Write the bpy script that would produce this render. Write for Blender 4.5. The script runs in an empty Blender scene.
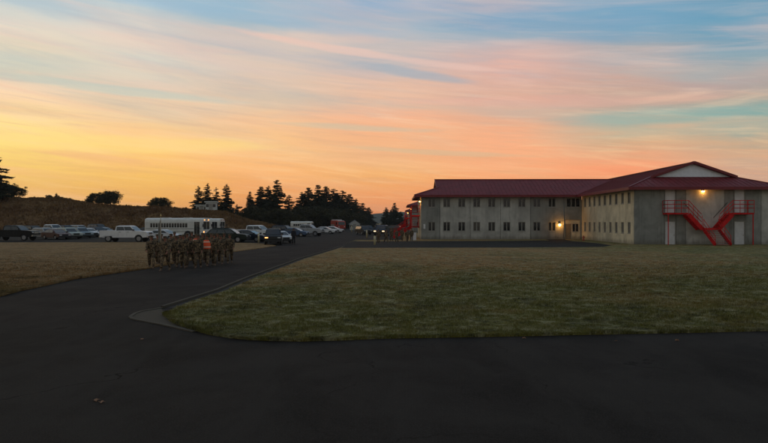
import bpy, bmesh, math, random
import numpy as np
from mathutils import Vector, Matrix
random.seed(7); np.random.seed(7)
S = bpy.context.scene
col = S.collection
R = math.radians

# ------------------------------------------------------------------ camera
H = 2.45                    # eye height
F = 640.0                   # focal length in photograph pixels (768 wide)
HY = 222.0                  # horizon row
cd = bpy.data.cameras.new('camera'); cam = bpy.data.objects.new('camera', cd); col.objects.link(cam)
cam.location = (0, 0, H); cam.rotation_euler = (R(90), 0, 0)
cd.lens = 36 * F / 768; cd.sensor_width = 36; cd.clip_end = 6000; cd.clip_start = 0.1
cd.shift_y = 0.0005
S.camera = cam
S.view_settings.view_transform = 'Standard'; S.view_settings.look = 'None'
S.view_settings.exposure = 0.0; S.view_settings.gamma = 1.0; S.view_settings.use_curve_mapping = False
S.render.engine = 'CYCLES'
S.cycles.use_denoising = True
S.cycles.max_bounces = 4; S.cycles.diffuse_bounces = 2; S.cycles.glossy_bounces = 2; S.cycles.volume_bounces = 0
S.cycles.sample_clamp_indirect = 4

def lin(c):
    return tuple(((v/255)/12.92 if v/255 <= .04045 else ((v/255+.055)/1.055)**2.4) for v in c)
def g(px, py, z=0.0):
    """ground point seen at photograph pixel (px, py)"""
    Y = (H - z) * F / (py - HY)
    return ((px-384)/F*Y, Y)
def at(px, Y): return (px-384)/F*Y
def hz(py, Y): return H + (HY-py)*Y/F

# ------------------------------------------------------------------ world: dusk sky
W = bpy.data.worlds.new('World'); S.world = W; W.use_nodes = True
nt = W.node_tree; nt.nodes.clear()
class NB:
    def __init__(s, nt): s.nt = nt
    def n(s, t, **k):
        nd = s.nt.nodes.new(t)
        for a, b in k.items(): setattr(nd, a, b)
        return nd
    def put(s, nd, i, v):
        if v is None: return
        if isinstance(v, bpy.types.NodeSocket): s.nt.links.new(v, nd.inputs[i])
        else:
            inp = nd.inputs[i]
            if inp.type == 'RGBA' and len(v) == 3: v = (*v, 1)
            inp.default_value = v
    def m(s, op, a, b=None, c=None, clamp=False):
        nd = s.n('ShaderNodeMath', operation=op, use_clamp=clamp)
        s.put(nd, 0, a); s.put(nd, 1, b); s.put(nd, 2, c); return nd.outputs[0]
    def mix(s, f, a, b, mode='MIX'):
        nd = s.n('ShaderNodeMix', data_type='RGBA', blend_type=mode)
        s.put(nd, 0, f); s.put(nd, 6, a); s.put(nd, 7, b); return nd.outputs[2]
    def ramp(s, f, stops, interp='LINEAR'):
        nd = s.n('ShaderNodeValToRGB'); cr = nd.color_ramp; cr.interpolation = interp
        while len(cr.elements) > 1: cr.elements.remove(cr.elements[-1])
        for i, (p, c) in enumerate(stops):
            e = cr.elements[0] if i == 0 else cr.elements.new(p)
            e.position = p; e.color = (*c, 1) if len(c) == 3 else c
        s.put(nd, 0, f); return nd.outputs[0]
    def sm(s, v, a, b):
        nd = s.n('ShaderNodeMapRange', interpolation_type='SMOOTHSTEP')
        s.put(nd, 0, v); 
        if a > b: nd.inputs[1].default_value = b; nd.inputs[2].default_value = a; nd.inputs[3].default_value = 1; nd.inputs[4].default_value = 0
        else: nd.inputs[1].default_value = a; nd.inputs[2].default_value = b
        return nd.outputs[0]
    def noise(s, vec, scale, detail=4, rough=.5, dist=0.0):
        nd = s.n('ShaderNodeTexNoise'); s.put(nd, 'Vector', vec); nd.inputs['Scale'].default_value = scale
        nd.inputs['Detail'].default_value = detail; nd.inputs['Roughness'].default_value = rough; nd.inputs['Distortion'].default_value = dist
        return nd.outputs[0]
    def vec(s, x, y, z=0.0):
        nd = s.n('ShaderNodeCombineXYZ'); s.put(nd, 0, x); s.put(nd, 1, y); s.put(nd, 2, z); return nd.outputs[0]
b = NB(nt)
tc = b.n('ShaderNodeTexCoord'); sp = b.n('ShaderNodeSeparateXYZ'); nt.links.new(tc.outputs['Generated'], sp.inputs[0])
dx, dy, dz = sp.outputs
u = b.m('ARCTAN2', dx, dy)                      # azimuth, 0 = ahead, right positive
v = b.m('ARCSINE', dz, clamp=False)             # elevation
vm = b.m('MULTIPLY', v, 1/1.6, clamp=True)
def RP(stops): return b.ramp(vm, [(p/1.6, lin(c)) for p, c in stops])
warp = b.noise(b.vec(b.m('MULTIPLY', u, 2.2), b.m('MULTIPLY', b.m('ADD', v, b.m('MULTIPLY', u, .08)), 16), 7.7), 1.0, 6, .6, .8)
vm = b.m('MULTIPLY', b.m('ADD', v, b.m('MULTIPLY', b.m('SUBTRACT', warp, .5), b.m('MULTIPLY', b.sm(v, .02, .14), .075))), 1/1.6, clamp=True)
COLS = [  # colour of the evening sky by direction: (photo column, [(row, colour)...])
 (20, [(0,(185,200,205)),(12,(205,208,202)),(30,(225,215,195)),(50,(225,212,185)),(66,(205,206,190)),(78,(212,206,185)),(88,(250,215,180)),(105,(252,215,168)),(125,(254,222,150)),(150,(254,222,120)),(170,(247,202,110)),(188,(240,186,105)),(215,(225,165,95))]),
 (140, [(0,(170,195,210)),(15,(195,205,205)),(30,(225,210,195)),(40,(228,208,190)),(60,(215,210,195)),(90,(228,206,180)),(110,(240,205,165)),(140,(253,205,135)),(160,(253,200,115)),(180,(245,190,100)),(210,(238,168,88))]),
 (260, [(0,(150,185,205)),(15,(155,180,195)),(28,(175,186,190)),(40,(222,198,180)),(60,(216,197,182)),(90,(224,195,170)),(110,(222,195,166)),(125,(245,196,150)),(150,(247,195,130)),(170,(250,180,110)),(190,(242,165,95)),(215,(225,145,85))]),
 (380, [(0,(130,170,200)),(25,(150,178,195)),(45,(200,188,182)),(65,(196,184,180)),(85,(222,185,162)),(110,(232,185,155)),(122,(246,181,142)),(145,(245,180,130)),(157,(236,182,134)),(175,(245,178,110)),(200,(240,150,90)),(218,(222,135,85))]),
 (510, [(0,(150,165,185)),(18,(132,165,190)),(33,(150,170,185)),(47,(192,175,174)),(62,(222,175,160)),(78,(215,170,155)),(95,(215,170,150)),(113,(220,170,145)),(127,(238,168,130)),(150,(249,176,132)),(178,(247,164,112)),(215,(230,130,85))]),
 (630, [(0,(110,160,190)),(30,(120,160,185)),(50,(158,165,171)),(70,(200,165,152)),(88,(196,162,147)),(105,(188,166,150)),(118,(160,174,162)),(130,(172,174,154)),(145,(208,170,135)),(162,(250,156,112)),(190,(240,145,100)),(215,(225,130,90))]),
 (750, [(0,(90,150,180)),(30,(105,155,180)),(60,(140,160,170)),(78,(180,160,156)),(95,(160,157,148)),(113,(135,168,162)),(130,(144,165,155)),(147,(188,165,140)),(168,(206,165,140)),(215,(190,145,125))])]
c = None; up_ = None
for px_, rows in COLS:
    uu = math.atan((px_-384)/F)
    st = sorted([(math.atan((HY-r_)/F*math.cos(uu)), c_) for r_, c_ in rows] + [(.5,(128,150,168)), (.9,(104,126,148)), (1.5,(96,118,142))])
    rc = RP(st)
    c = rc if c is None else b.mix(b.sm(u, up_, uu), c, rc)
    up_ = uu
# high thin cloud: long streaks that sag to the right
tilt = b.m('ADD', v, b.m('MULTIPLY', u, .10))
def streak(su, sv, seed, t=tilt, detail=5, rough=.55, dist=.6):
    return b.noise(b.vec(b.m('MULTIPLY', u, su), b.m('MULTIPLY', t, sv), seed), 1.0, detail, rough, dist)
n1 = streak(1.6, 14, 3.1); n2 = streak(2.6, 34, 9.7); n3 = streak(1.3, 9, 21.3, dist=1.0); n4 = streak(5, 80, 5.5, detail=3)
high = b.sm(v, .07, .16)
low = b.m('SUBTRACT', 1.0, b.sm(v, .12, .2))
pink = b.m('MULTIPLY', b.sm(n1, .50, .68), b.m('MULTIPLY', b.m('SUBTRACT', 1.0, b.sm(v, .28, .42)), .30))
def fine(seed, su, sv, amt, mask, light, darkc):
    global c
    nn = b.noise(b.vec(b.m('MULTIPLY', u, su), b.m('MULTIPLY', b.m('ADD', v, b.m('MULTIPLY', u, .05+.02*seed)), sv), 30+seed*3.3), 1.0, 7, .62, .9)
    c = b.mix(b.m('MULTIPLY', b.m('MULTIPLY', b.sm(nn, .50, .72), mask), amt), c, light)
    c = b.mix(b.m('MULTIPLY', b.m('MULTIPLY', b.sm(nn, .50, .28), mask), amt), c, darkc)
edge_ = b.m('MULTIPLY', b.sm(v, .01, .05), b.m('SUBTRACT', 1.0, b.m('MULTIPLY', b.sm(v, .14, .30), .65)))
warmc = b.mix(b.sm(v, .08, .26), lin((255,214,160)), lin((236,208,196))); coolc = b.mix(b.sm(v, .08, .26), lin((222,165,118)), lin((150,170,186)))
fine(1, 3.0, 42, .38, edge_, warmc, coolc); fine(2, 7.0, 95, .26, edge_, warmc, coolc); fine(3, 1.8, 22, .26, b.sm(v, .06, .14), warmc, coolc)
c = b.mix(pink, c, b.mix(b.sm(v, .08, .26), lin((255,196,140)), lin((232,190,175))))
teal = b.m('MULTIPLY', b.sm(n3, .50, .68), b.m('MULTIPLY', high, .26))
c = b.mix(teal, c, b.mix(b.sm(v, .14, .3), lin((180,195,180)), lin((140,172,192))))
thin = b.m('MULTIPLY', b.sm(n2, .50, .70), .36)
c = b.mix(thin, c, b.mix(b.sm(v, .1, .28), lin((244,180,132)), lin((220,198,190))))
dk = b.m('MULTIPLY', b.sm(n4, .54, .72), b.m('MULTIPLY', low, .16))
c = b.mix(dk, c, lin((222,170,135)))
def blob(u0, v0, au, av, k, colr, amt, seed):
    """one named cloud bank: a long soft lens in the sky, edges broken by noise"""
    global c
    du = b.m('MULTIPLY', b.m('SUBTRACT', u, u0), 1/au)
    dv = b.m('MULTIPLY', b.m('SUBTRACT', b.m('SUBTRACT', v, v0), b.m('MULTIPLY', b.m('SUBTRACT', u, u0), k)), 1/av)
    d = b.m('ADD', b.m('MULTIPLY', du, du), b.m('MULTIPLY', dv, dv))
    nn = b.noise(b.vec(b.m('MULTIPLY', u, 6), b.m('MULTIPLY', v, 50), seed), 1.0, 5, .6, .5)
    d = b.m('ADD', d, b.m('MULTIPLY', b.m('SUBTRACT', nn, .5), 1.8))
    f = b.m('MULTIPLY', b.m('SUBTRACT', 1.0, b.sm(d, .1, 1.1)), amt)
    c = b.mix(f, c, lin(colr))
blob(.02, .232, .13, .009, -.16, (150,170,184), .60, 1)      # grey blue streak, centre
blob(-.02, .256, .24, .007, -.14, (236,196,180), .55, 2)     # pink band above it
blob(.38, .150, .17, .012, .0, (142,174,166), .35, 3)        # teal gap, right
blob(.24, .180, .26, .011, -.03, (226,172,156), .40, 4)      # pink bank above the gap
blob(.18, .095, .30, .020, -.03, (250,172,124), .18, 5)      # orange bank over the roof
blob(-.40, .112, .26, .016, .02, (255,226,132), .40, 6)      # yellow glow left
blob(-.38, .188, .18, .008, -.05, (182,200,190), .55, 8)
blob(-.04, .146, .14, .006, -.04, (190,192,168), .5, 9)
blob(.08, .108, .20, .005, -.06, (206,186,150), .45, 10)
blob(-.16, .300, .22, .010, -.09, (150,180,200), .4, 12)
blob(.28, .29, .22, .012, -.05, (120,158,186), .35, 13)
# the half of the sky behind the photographer is duller
back = b.sm(b.m('ABSOLUTE', u), .75, 2.0)
c = b.mix(b.m('MULTIPLY', back, .9), c, b.ramp(vm, [(0, lin((150,144,136))), (.12, lin((160,158,150))), (.4, lin((132,140,146))), (1, lin((100,120,142)))]))
bg1 = b.n('ShaderNodeBackground'); b.put(bg1, 0, c); bg1.inputs[1].default_value = 1.05
sky = b.n('ShaderNodeTexSky', sky_type='NISHITA'); sky.sun_disc = False
SUN_EL, SUN_AZ = R(3), R(-52)
sky.sun_elevation = SUN_EL; sky.sun_rotation = SUN_AZ
bg2 = b.n('ShaderNodeBackground'); b.put(bg2, 0, sky.outputs[0]); bg2.inputs[1].default_value = 0.002
ad = b.n('ShaderNodeAddShader'); nt.links.new(bg1.outputs[0], ad.inputs[0]); nt.links.new(bg2.outputs[0], ad.inputs[1])
wo = b.n('ShaderNodeOutputWorld'); nt.links.new(ad.outputs[0], wo.inputs[0])

# afterglow of the sun that is already at the horizon, left of the picture
sl = bpy.data.lights.new('sun', 'SUN'); sl.energy = 0.12; sl.angle = R(25); sl.color = (1, .62, .34)
sun = bpy.data.objects.new('sun', sl); col.objects.link(sun)
sd = Vector((math.sin(SUN_AZ)*math.cos(R(8)), math.cos(SUN_AZ)*math.cos(R(8)), math.sin(R(8))))
sun.rotation_euler = sd.to_track_quat('Z', 'Y').to_euler()

# ------------------------------------------------------------------ materials
MC = {}
def mat(name, rgb, rough=.7, var=.15, scale=3.0, metal=0.0, bump=0.0, bscale=40, rgb2=None, coat=0.0, emit=None, spec=.5, coords='Object'):
    if name in MC: return MC[name]
    m = bpy.data.materials.new(name); m.use_nodes = True; MC[name] = m
    t = m.node_tree; q = NB(t); bs = t.nodes['Principled BSDF']
    tcn = q.n('ShaderNodeTexCoord').outputs[coords] if coords != 'World' else q.n('ShaderNodeNewGeometry').outputs['Position']
    n = q.noise(tcn, scale, 5, .6)
    a = tuple(max(0, x*(1-var)) for x in rgb); z = rgb2 or tuple(min(1, x*(1+var)) for x in rgb)
    f = q.sm(n, .3, .7)
    t.links.new(q.mix(f, a, z), bs.inputs['Base Color'])
    bs.inputs['Roughness'].default_value = rough; bs.inputs['Metallic'].default_value = metal
    bs.inputs['Coat Weight'].default_value = coat; bs.inputs['Specular IOR Level'].default_value = spec
    if bump:
        bp = q.n('ShaderNodeBump'); bp.inputs['Strength'].default_value = bump; bp.inputs['Distance'].default_value = .02
        t.links.new(q.noise(tcn, bscale, 4, .6), bp.inputs['Height']); t.links.new(bp.outputs[0], bs.inputs['Normal'])
    if emit:
        bs.inputs['Emission Color'].default_value = (*emit[0], 1); bs.inputs['Emission Strength'].default_value = emit[1]
    return m

def asphalt(name, base, vary):
    m = bpy.data.materials.new(name); m.use_nodes = True; t = m.node_tree; q = NB(t); bs = t.nodes['Principled BSDF']
    P = q.n('ShaderNodeNewGeometry').outputs['Position']
    mp = q.n('ShaderNodeMapping'); t.links.new(P, mp.inputs[0]); mp.inputs['Scale'].default_value = (1, .25, 1); mp.inputs['Rotation'].default_value = (0,0,R(18))
    big = q.noise(P, .35, 5, .6, .4); lanes = q.noise(mp.outputs[0], .9, 4, .6, .6); fine = q.noise(P, 55, 3, .7); grit = q.noise(P, 190, 2, .6)
    cc = q.mix(q.sm(big, .35, .68), tuple(x*(1-vary) for x in base), tuple(x*(1+vary) for x in base))
    cc = q.mix(q.m('MULTIPLY', q.sm(lanes, .42, .66), .6), cc, tuple(x*1.8 for x in base))
    cc = q.mix(q.m('MULTIPLY', q.sm(fine, .48, .72), .55), cc, tuple(min(1, x*2.4) for x in base))
    cc = q.mix(q.m('MULTIPLY', q.sm(grit, .60, .70), .6), cc, tuple(min(1, x*4) for x in base))
    # hairline cracks
    vo = q.n('ShaderNodeTexVoronoi', feature='DISTANCE_TO_EDGE'); vo.inputs['Scale'].default_value = .22
    wv = q.n('ShaderNodeVectorMath', operation='ADD'); t.links.new(P, wv.inputs[0])
    sc_ = q.n('ShaderNodeVectorMath', operation='SCALE'); nc = q.n('ShaderNodeTexNoise'); t.links.new(P, nc.inputs['Vector']); nc.inputs['Scale'].default_value = .8; nc.inputs['Detail'].default_value = 6
    t.links.new(nc.outputs[1], sc_.inputs[0]); sc_.inputs['Scale'].default_value = 3.0; t.links.new(sc_.outputs[0], wv.inputs[1]); t.links.new(wv.outputs[0], vo.inputs['Vector'])
    crack = q.m('MULTIPLY', q.m('SUBTRACT', 1.0, q.sm(vo.outputs['Distance'], .0, .010)), q.sm(big, .45, .6))
    cc = q.mix(q.m('MULTIPLY', crack, .9), cc, tuple(x*.35 for x in base))
    t.links.new(cc, bs.inputs['Base Color'])
    rr = q.m('ADD', .86, q.m('MULTIPLY', q.m('SUBTRACT', lanes, .5), .5)); t.links.new(rr, bs.inputs['Roughness'])
    bs.inputs['Specular IOR Level'].default_value = .04
    bp = q.n('ShaderNodeBump'); bp.inputs['Strength'].default_value = .7; bp.inputs['Distance'].default_value = .012
    t.links.new(q.m('ADD', fine, q.m('MULTIPLY', grit, .6)), bp.inputs['Height']); t.links.new(bp.outputs[0], bs.inputs['Normal'])
    return m
def grassmat(name, green, dry, frost, ylo, yhi, bias=0.0):
    """green turf that is drier further from the crossing; ylo..yhi is where the dry turf takes over"""
    m = bpy.data.materials.new(name); m.use_nodes = True; t = m.node_tree; q = NB(t); bs = t.nodes['Principled BSDF']
    P = q.n('ShaderNodeNewGeometry').outputs['Position']
    s3 = q.n('ShaderNodeSeparateXYZ'); t.links.new(P, s3.inputs[0])
    flat = q.vec(s3.outputs[0], s3.outputs[1], 0)
    n1 = q.noise(flat, .16, 5, .6, .5); n2 = q.noise(flat, 1.1, 5, .65, .4); n3 = q.noise(flat, 9, 4, .65); n4 = q.noise(flat, 45, 3, .6); n5 = q.noise(flat, 2.6, 4, .6, 1.0); n6 = q.noise(flat, 2.2, 6, .72, .8); n7 = q.noise(flat, .45, 4, .6, .6); n8 = q.noise(flat, .22, 5, .65, 1.2)
    dryf = q.m('ADD', q.m('ADD', q.m('SUBTRACT', q.sm(s3.outputs[1], ylo, yhi), q.m('MULTIPLY', q.sm(s3.outputs[0], 6, 30), .75)), bias), q.m('MULTIPLY', q.m('SUBTRACT', n1, .5), 2.6), clamp=True)
    dryf = q.m('ADD', dryf, q.m('MULTIPLY', q.m('SUBTRACT', n2, .5), 1.1), clamp=True)
    cc = q.mix(dryf, green, dry)
    cc = q.mix(q.m('MULTIPLY', q.sm(n6, .49, .60), .70), cc, frost)
    cc = q.mix(q.m('MULTIPLY', q.sm(n3, .48, .66), .75), cc, q.mix(.72, cc, (.006,.008,.003)))
    cc = q.mix(q.m('MULTIPLY', q.m('MULTIPLY', q.sm(n5, .49, .60), q.sm(n7, .35, .62)), .85), cc, q.mix(.80, cc, (.01,.013,.004)))
    cc = q.mix(q.m('MULTIPLY', q.sm(n8, .48, .66), .45), cc, q.mix(.7, cc, (.02,.03,.006)))
    cc = q.mix(q.m('MULTIPLY', q.sm(n4, .45, .75), .45), cc, frost)
    t.links.new(cc, bs.inputs['Base Color']); bs.inputs['Roughness'].default_value = .9; bs.inputs['Specular IOR Level'].default_value = .15
    bp = q.n('ShaderNodeBump'); bp.inputs['Strength'].default_value = 1.0; bp.inputs['Distance'].default_value = .12
    t.links.new(q.m('ADD', n3, q.m('MULTIPLY', n4, .4)), bp.inputs['Height']); t.links.new(bp.outputs[0], bs.inputs['Normal'])
    return m
A_ROAD = asphalt('asphalt', (.027,.023,.020), .32)
A_APRON = asphalt('new_asphalt', (.026,.023,.020), .34)
A_LOT = asphalt('lot_asphalt', (.026,.024,.021), .25)
G_LAWN = grassmat('lawn', (.165,.155,.028), (.38,.195,.058), (.45,.43,.25), 16, 42, -.06)
G_LEFT = grassmat('dry_grass', (.13,.115,.036), (.33,.185,.070), (.42,.33,.19), 18, 30, .2)
G_FIELD = grassmat('field', (.16,.13,.045), (.26,.18,.07), (.14,.13,.08), 60, 200, .3)
def bermmat():
    m = bpy.data.materials.new('heath'); m.use_nodes = True; t = m.node_tree; q = NB(t); bs = t.nodes['Principled BSDF']
    P = q.n('ShaderNodeNewGeometry').outputs['Position']
    n1 = q.noise(P, .12, 5, .6, .5); n2 = q.noise(P, .8, 6, .7, .3); n3 = q.noise(P, 4, 4, .7)
    cc = q.mix(q.sm(n1, .35, .65), (.15,.080,.036), (.22,.13,.055))
    cc = q.mix(q.sm(n2, .45, .7), cc, (.10,.055,.024)); cc = q.mix(q.m('MULTIPLY', q.sm(n3, .5, .7), .4), cc, (.16,.11,.05))
    t.links.new(cc, bs.inputs['Base Color']); bs.inputs['Roughness'].default_value = .95; bs.inputs['Specular IOR Level'].default_value = .1
    bp = q.n('ShaderNodeBump'); bp.inputs['Strength'].default_value = 1.0; bp.inputs['Distance'].default_value = .6
    t.links.new(n2, bp.inputs['Height']); t.links.new(bp.outputs[0], bs.inputs['Normal'])
    return m
HEATH = bermmat()
def concrete(name, base, streaks=.75):
    m = bpy.data.materials.new(name); m.use_nodes = True; t = m.node_tree; q = NB(t); bs = t.nodes['Principled BSDF']
    P = q.n('ShaderNodeTexCoord').outputs['Object']
    mp = q.n('ShaderNodeMapping'); t.links.new(P, mp.inputs[0]); mp.inputs['Scale'].default_value = (1, 1, .12)
    n1 = q.noise(P, .5, 5, .6, .6); n2 = q.noise(mp.outputs[0], 2.2, 5, .65, .3); n3 = q.noise(P, 22, 4, .6)
    cc = q.mix(q.sm(n1, .3, .7), tuple(x*.72 for x in base), tuple(x*1.14 for x in base))
    cc = q.mix(q.m('MULTIPLY', q.sm(n2, .48, .70), streaks), cc, tuple(x*.50 for x in base))
    so = q.n('ShaderNodeSeparateXYZ'); t.links.new(P, so.inputs[0])
    splash = q.m('MULTIPLY', q.m('SUBTRACT', 1.0, q.sm(q.m('ADD', so.outputs[2], q.m('MULTIPLY', n2, -.9)), -.35, .25)), .55)
    cc = q.mix(splash, cc, (.10,.085,.06))
    cc = q.mix(q.m('MULTIPLY', q.sm(n3, .45, .8), .3), cc, tuple(x*1.25 for x in base))
    t.links.new(cc, bs.inputs['Base Color']); bs.inputs['Roughness'].default_value = .88; bs.inputs['Specular IOR Level'].default_value = .12
    bp = q.n('ShaderNodeBump'); bp.inputs['Strength'].default_value = .3; bp.inputs['Distance'].default_value = .01
    t.links.new(n3, bp.inputs['Height']); t.links.new(bp.outputs[0], bs.inputs['Normal'])
    return m
C_DARK = concrete('grey_concrete', (.27,.275,.255), .55); C_MID = concrete('pale_concrete', (.46,.455,.42), .5); C_CREAM_GLOW = concrete('cream_and_glow_concrete', (.66,.58,.41), .45)  # cream entrance panel; on left-facing walls the cream paints in the glow
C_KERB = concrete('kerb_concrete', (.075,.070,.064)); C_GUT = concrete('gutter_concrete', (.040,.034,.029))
ROOF = mat('red_roof_metal', (.17,.018,.022), .6, .18, 1.2, spec=.2)
TRIM = mat('red_trim', (.17,.010,.014), .5, .12, 2)
REDSTEEL = mat('red_steel', (.52,.010,.010), .6, .22, 3, spec=.2)
GABLE = mat('white_cladding', (.80,.86,.92), .6, .06, 3)
DOORM = mat('light_grey_door', (.60,.61,.62), .55, .08, 2)
FRAME = mat('window_frame_metal', (.27,.265,.24), .5, .1, 5)
FRAMEL = mat('pale_sill', (.42,.40,.34), .6, .1, 5)
GLASS = mat('dark_window_glass', (.014,.015,.016), .06, .2, 2, spec=.5)
CARGLASS = mat('car_glass', (.012,.016,.018), .05, .2, 2, spec=.8)
CURT = mat('blind_behind_glass', (.10,.09,.07), .25, .2, 2, spec=.7)
TYRE = mat('tyre_rubber', (.012,.012,.012), .85, .2, 10)
RIM = mat('wheel_rim', (.26,.26,.27), .3, .1, 10, metal=.3)
CHROME = mat('chrome', (.6,.6,.6), .18, .05, 5, metal=1)
BLACKP = mat('black_plastic', (.012,.012,.013), .6, .2, 8)
HEADL = mat('headlamp_lens', (.55,.57,.58), .1, .05, 9)
TAILL = mat('tail_lamp_lens', (.30,.012,.012), .2, .1, 9)
LITL = mat('lit_headlamp', (.9,.8,.6), .3, .02, 5, emit=((1,.66,.32), 3))
AMBER = mat('lit_amber_lamp', (.9,.5,.2), .3, .02, 5, emit=((1,.42,.14), 2.2))
LAMP = mat('lit_lamp_lens', (1,.8,.4), .3, .02, 5, emit=((1,.46,.09), 26))
BARK = mat('bark', (.045,.032,.024), .9, .3, 6, bump=.6, bscale=18)
NEEDLE = mat('conifer_needles', (.022,.034,.016), .75, .5, .8, rgb2=(.042,.050,.022), spec=.2)
LEAF = mat('broad_leaves', (.035,.042,.016), .75, .4, 1.2, rgb2=(.065,.058,.022), spec=.2)
CREAMP = mat('cream_paint', (.55,.48,.28), .5, .12, 6)
KERB_SHADE = mat('kerb_shade_dark', (.022,.018,.014), .95, .3, 5, bump=.8, bscale=25, coords='World')  # kerb shading put into a dark ground colour

def paint(name, rgb, rough=.45):
    return mat('paint_'+name, rgb, rough, .06, 2.5, coat=.12, spec=.35)
def camo(name, c1, c2, c3, sc=9):
    m = bpy.data.materials.new(name); m.use_nodes = True; t = m.node_tree; q = NB(t); bs = t.nodes['Principled BSDF']
    P = q.n('ShaderNodeTexCoord').outputs['Object']
    a = q.noise(P, sc, 3, .5, .8); d = q.noise(P, sc*1.7, 2, .5, 1.0)
    cc = q.mix(q.sm(a, .48, .53), c1, c2); cc = q.mix(q.sm(d, .56, .60), cc, c3)
    t.links.new(cc, bs.inputs['Base Color']); bs.inputs['Roughness'].default_value = .9
    bp = q.n('ShaderNodeBump'); bp.inputs['Strength'].default_value = .6; bp.inputs['Distance'].default_value = .02
    t.links.new(q.noise(P, 14, 3, .5), bp.inputs['Height']); t.links.new(bp.outputs[0], bs.inputs['Normal'])
    return m
CAMO = camo('camouflage_cloth', (.105,.070,.036), (.030,.022,.012), (.26,.18,.10), 6.5)
BOOT = mat('tan_boot_leather', (.10,.068,.042), .8, .2, 10)
SKIN = mat('skin', (.30,.13,.085), .55, .1, 10); HAIRM = mat('dark_hair', (.02,.013,.010), .7, .2, 20)
EYEM = mat('eye_dark', (.02,.015,.012), .2, .1, 20)
DARKCL = mat('dark_cloth', (.015,.016,.022), .9, .2, 10)

# ------------------------------------------------------------------ mesh helpers
class MB:
    def __init__(s): s.v = []; s.f = []; s.sm = []
    def add(s, vs, fs, smooth=False):
        o = len(s.v); s.v += [tuple(p) for p in vs]; s.f += [tuple(i+o for i in f) for f in fs]; s.sm += [smooth]*len(fs)
    def box(s, x0, x1, y0, y1, z0, z1, M_=None):
        vs = [Vector((x, y, z)) for x in (x0, x1) for y in (y0, y1) for z in (z0, z1)]
        if M_ is not None: vs = [M_ @ p for p in vs]
        s.add(vs, [(0,1,3,2),(4,6,7,5),(0,4,5,1),(2,3,7,6),(0,2,6,4),(1,5,7,3)])
    def bar(s, p, q, w, h):
        """rectangular bar from p to q"""
        p = Vector(p); q = Vector(q); d = (q-p); L = d.length
        M_ = Matrix.Translation(p) @ d.to_track_quat('X', 'Z').to_matrix().to_4x4()
        s.box(0, L, -w/2, w/2, -h/2, h/2, M_)
    def tube(s, pts, rs, n=8, sy=1.0, cap=True, smooth=True):
        pts = [Vector(p) for p in pts]; rings = []
        if not hasattr(rs, '__len__'): rs = [rs]*len(pts)
        vs = []
        for i, p in enumerate(pts):
            d = (pts[min(i+1, len(pts)-1)] - pts[max(i-1, 0)]).normalized()
            a = d.cross(Vector((0,1,0)));
            if a.length < .1: a = d.cross(Vector((1,0,0)))
            a.normalize(); c_ = d.cross(a).normalized()
            for k in range(n):
                t = 2*math.pi*k/n; vs.append(p + a*math.cos(t)*rs[i] + c_*math.sin(t)*rs[i]*sy)
        fs = [(i*n+k, i*n+(k+1)%n, (i+1)*n+(k+1)%n, (i+1)*n+k) for i in range(len(pts)-1) for k in range(n)]
        s.add(vs, fs, smooth)
        if cap: s.add(vs[:n], [tuple(range(n))[::-1]]); s.add(vs[-n:], [tuple(range(n))])
    def loft(s, rings, smooth=False, cap=True):
        n = len(rings[0]); vs = [p for r in rings for p in r]
        fs = [(i*n+k, i*n+(k+1)%n, (i+1)*n+(k+1)%n, (i+1)*n+k) for i in range(len(rings)-1) for k in range(n)]
        s.add(vs, fs, smooth)
        if cap: s.add(rings[0], [tuple(range(n))[::-1]]); s.add(rings[-1], [tuple(range(n))])
    def prism(s, poly, y0, y1, ins=0, e=.05):
        """x,z outline extruded across y; the outline shrinks a little at the ends (rounded shoulders)"""
        cx = sum(p[0] for p in poly)/len(poly); cz = sum(p[1] for p in poly)/len(poly)
        def ring(y, k): return [(cx+(p[0]-cx)*(1-k*.5), y, cz+(p[1]-cz)*(1-k)) for p in poly]
        if ins: s.loft([ring(y0, ins), ring(y0+e, 0), ring(y1-e, 0), ring(y1, ins)])
        else: s.loft([ring(y0, 0), ring(y1, 0)])
    def poly(s, pts): s.add(pts, [tuple(range(len(pts)))])
    def quad(s, a, b_, c_, d): s.add([a, b_, c_, d], [(0,1,2,3)])
    def slab(s, pts, th):
        """thick slab below a planar polygon"""
        n = len(pts); lo = [(p[0], p[1], p[2]-th) for p in pts]
        s.add(list(pts)+lo, [tuple(range(n)), tuple(range(2*n-1, n-1, -1))] + [(i, i+n, (i+1)%n+n, (i+1)%n) for i in range(n)])
    def sphere(s, c_, r, n=8, m_=6, sc=(1,1,1)):
        vs = [(c_[0]+r*sc[0]*math.sin(math.pi*j/m_)*math.cos(2*math.pi*i/n), c_[1]+r*sc[1]*math.sin(math.pi*j/m_)*math.sin(2*math.pi*i/n), c_[2]+r*sc[2]*math.cos(math.pi*j/m_)) for j in range(m_+1) for i in range(n)]
        s.add(vs, [(j*n+i, (j+1)*n+i, (j+1)*n+(i+1)%n, j*n+(i+1)%n) for j in range(m_) for i in range(n)], True)
    def build(s, name, m_, parent=None, bevel=0, normals=True):
        me = bpy.data.meshes.new(name); me.from_pydata(s.v, [], s.f); me.polygons.foreach_set('use_smooth', s.sm)
        if normals:
            bm = bmesh.new(); bm.from_mesh(me); bmesh.ops.remove_doubles(bm, verts=bm.verts, dist=1e-5)
            if bevel: bmesh.ops.bevel(bm, geom=bm.edges[:], offset=bevel, segments=2, affect='EDGES', clamp_overlap=True)
            bmesh.ops.recalc_face_normals(bm, faces=bm.faces); bm.to_mesh(me); bm.free()
        me.materials.append(m_); o = bpy.data.objects.new(name, me); col.objects.link(o)
        if parent: o.parent = parent
        return o
def tag(o, label=None, cat=None, group=None, kind=None):
    if label: o['label'] = label
    if cat: o['category'] = cat
    if group: o['group'] = group
    if kind: o['kind'] = kind
    return o
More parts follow.
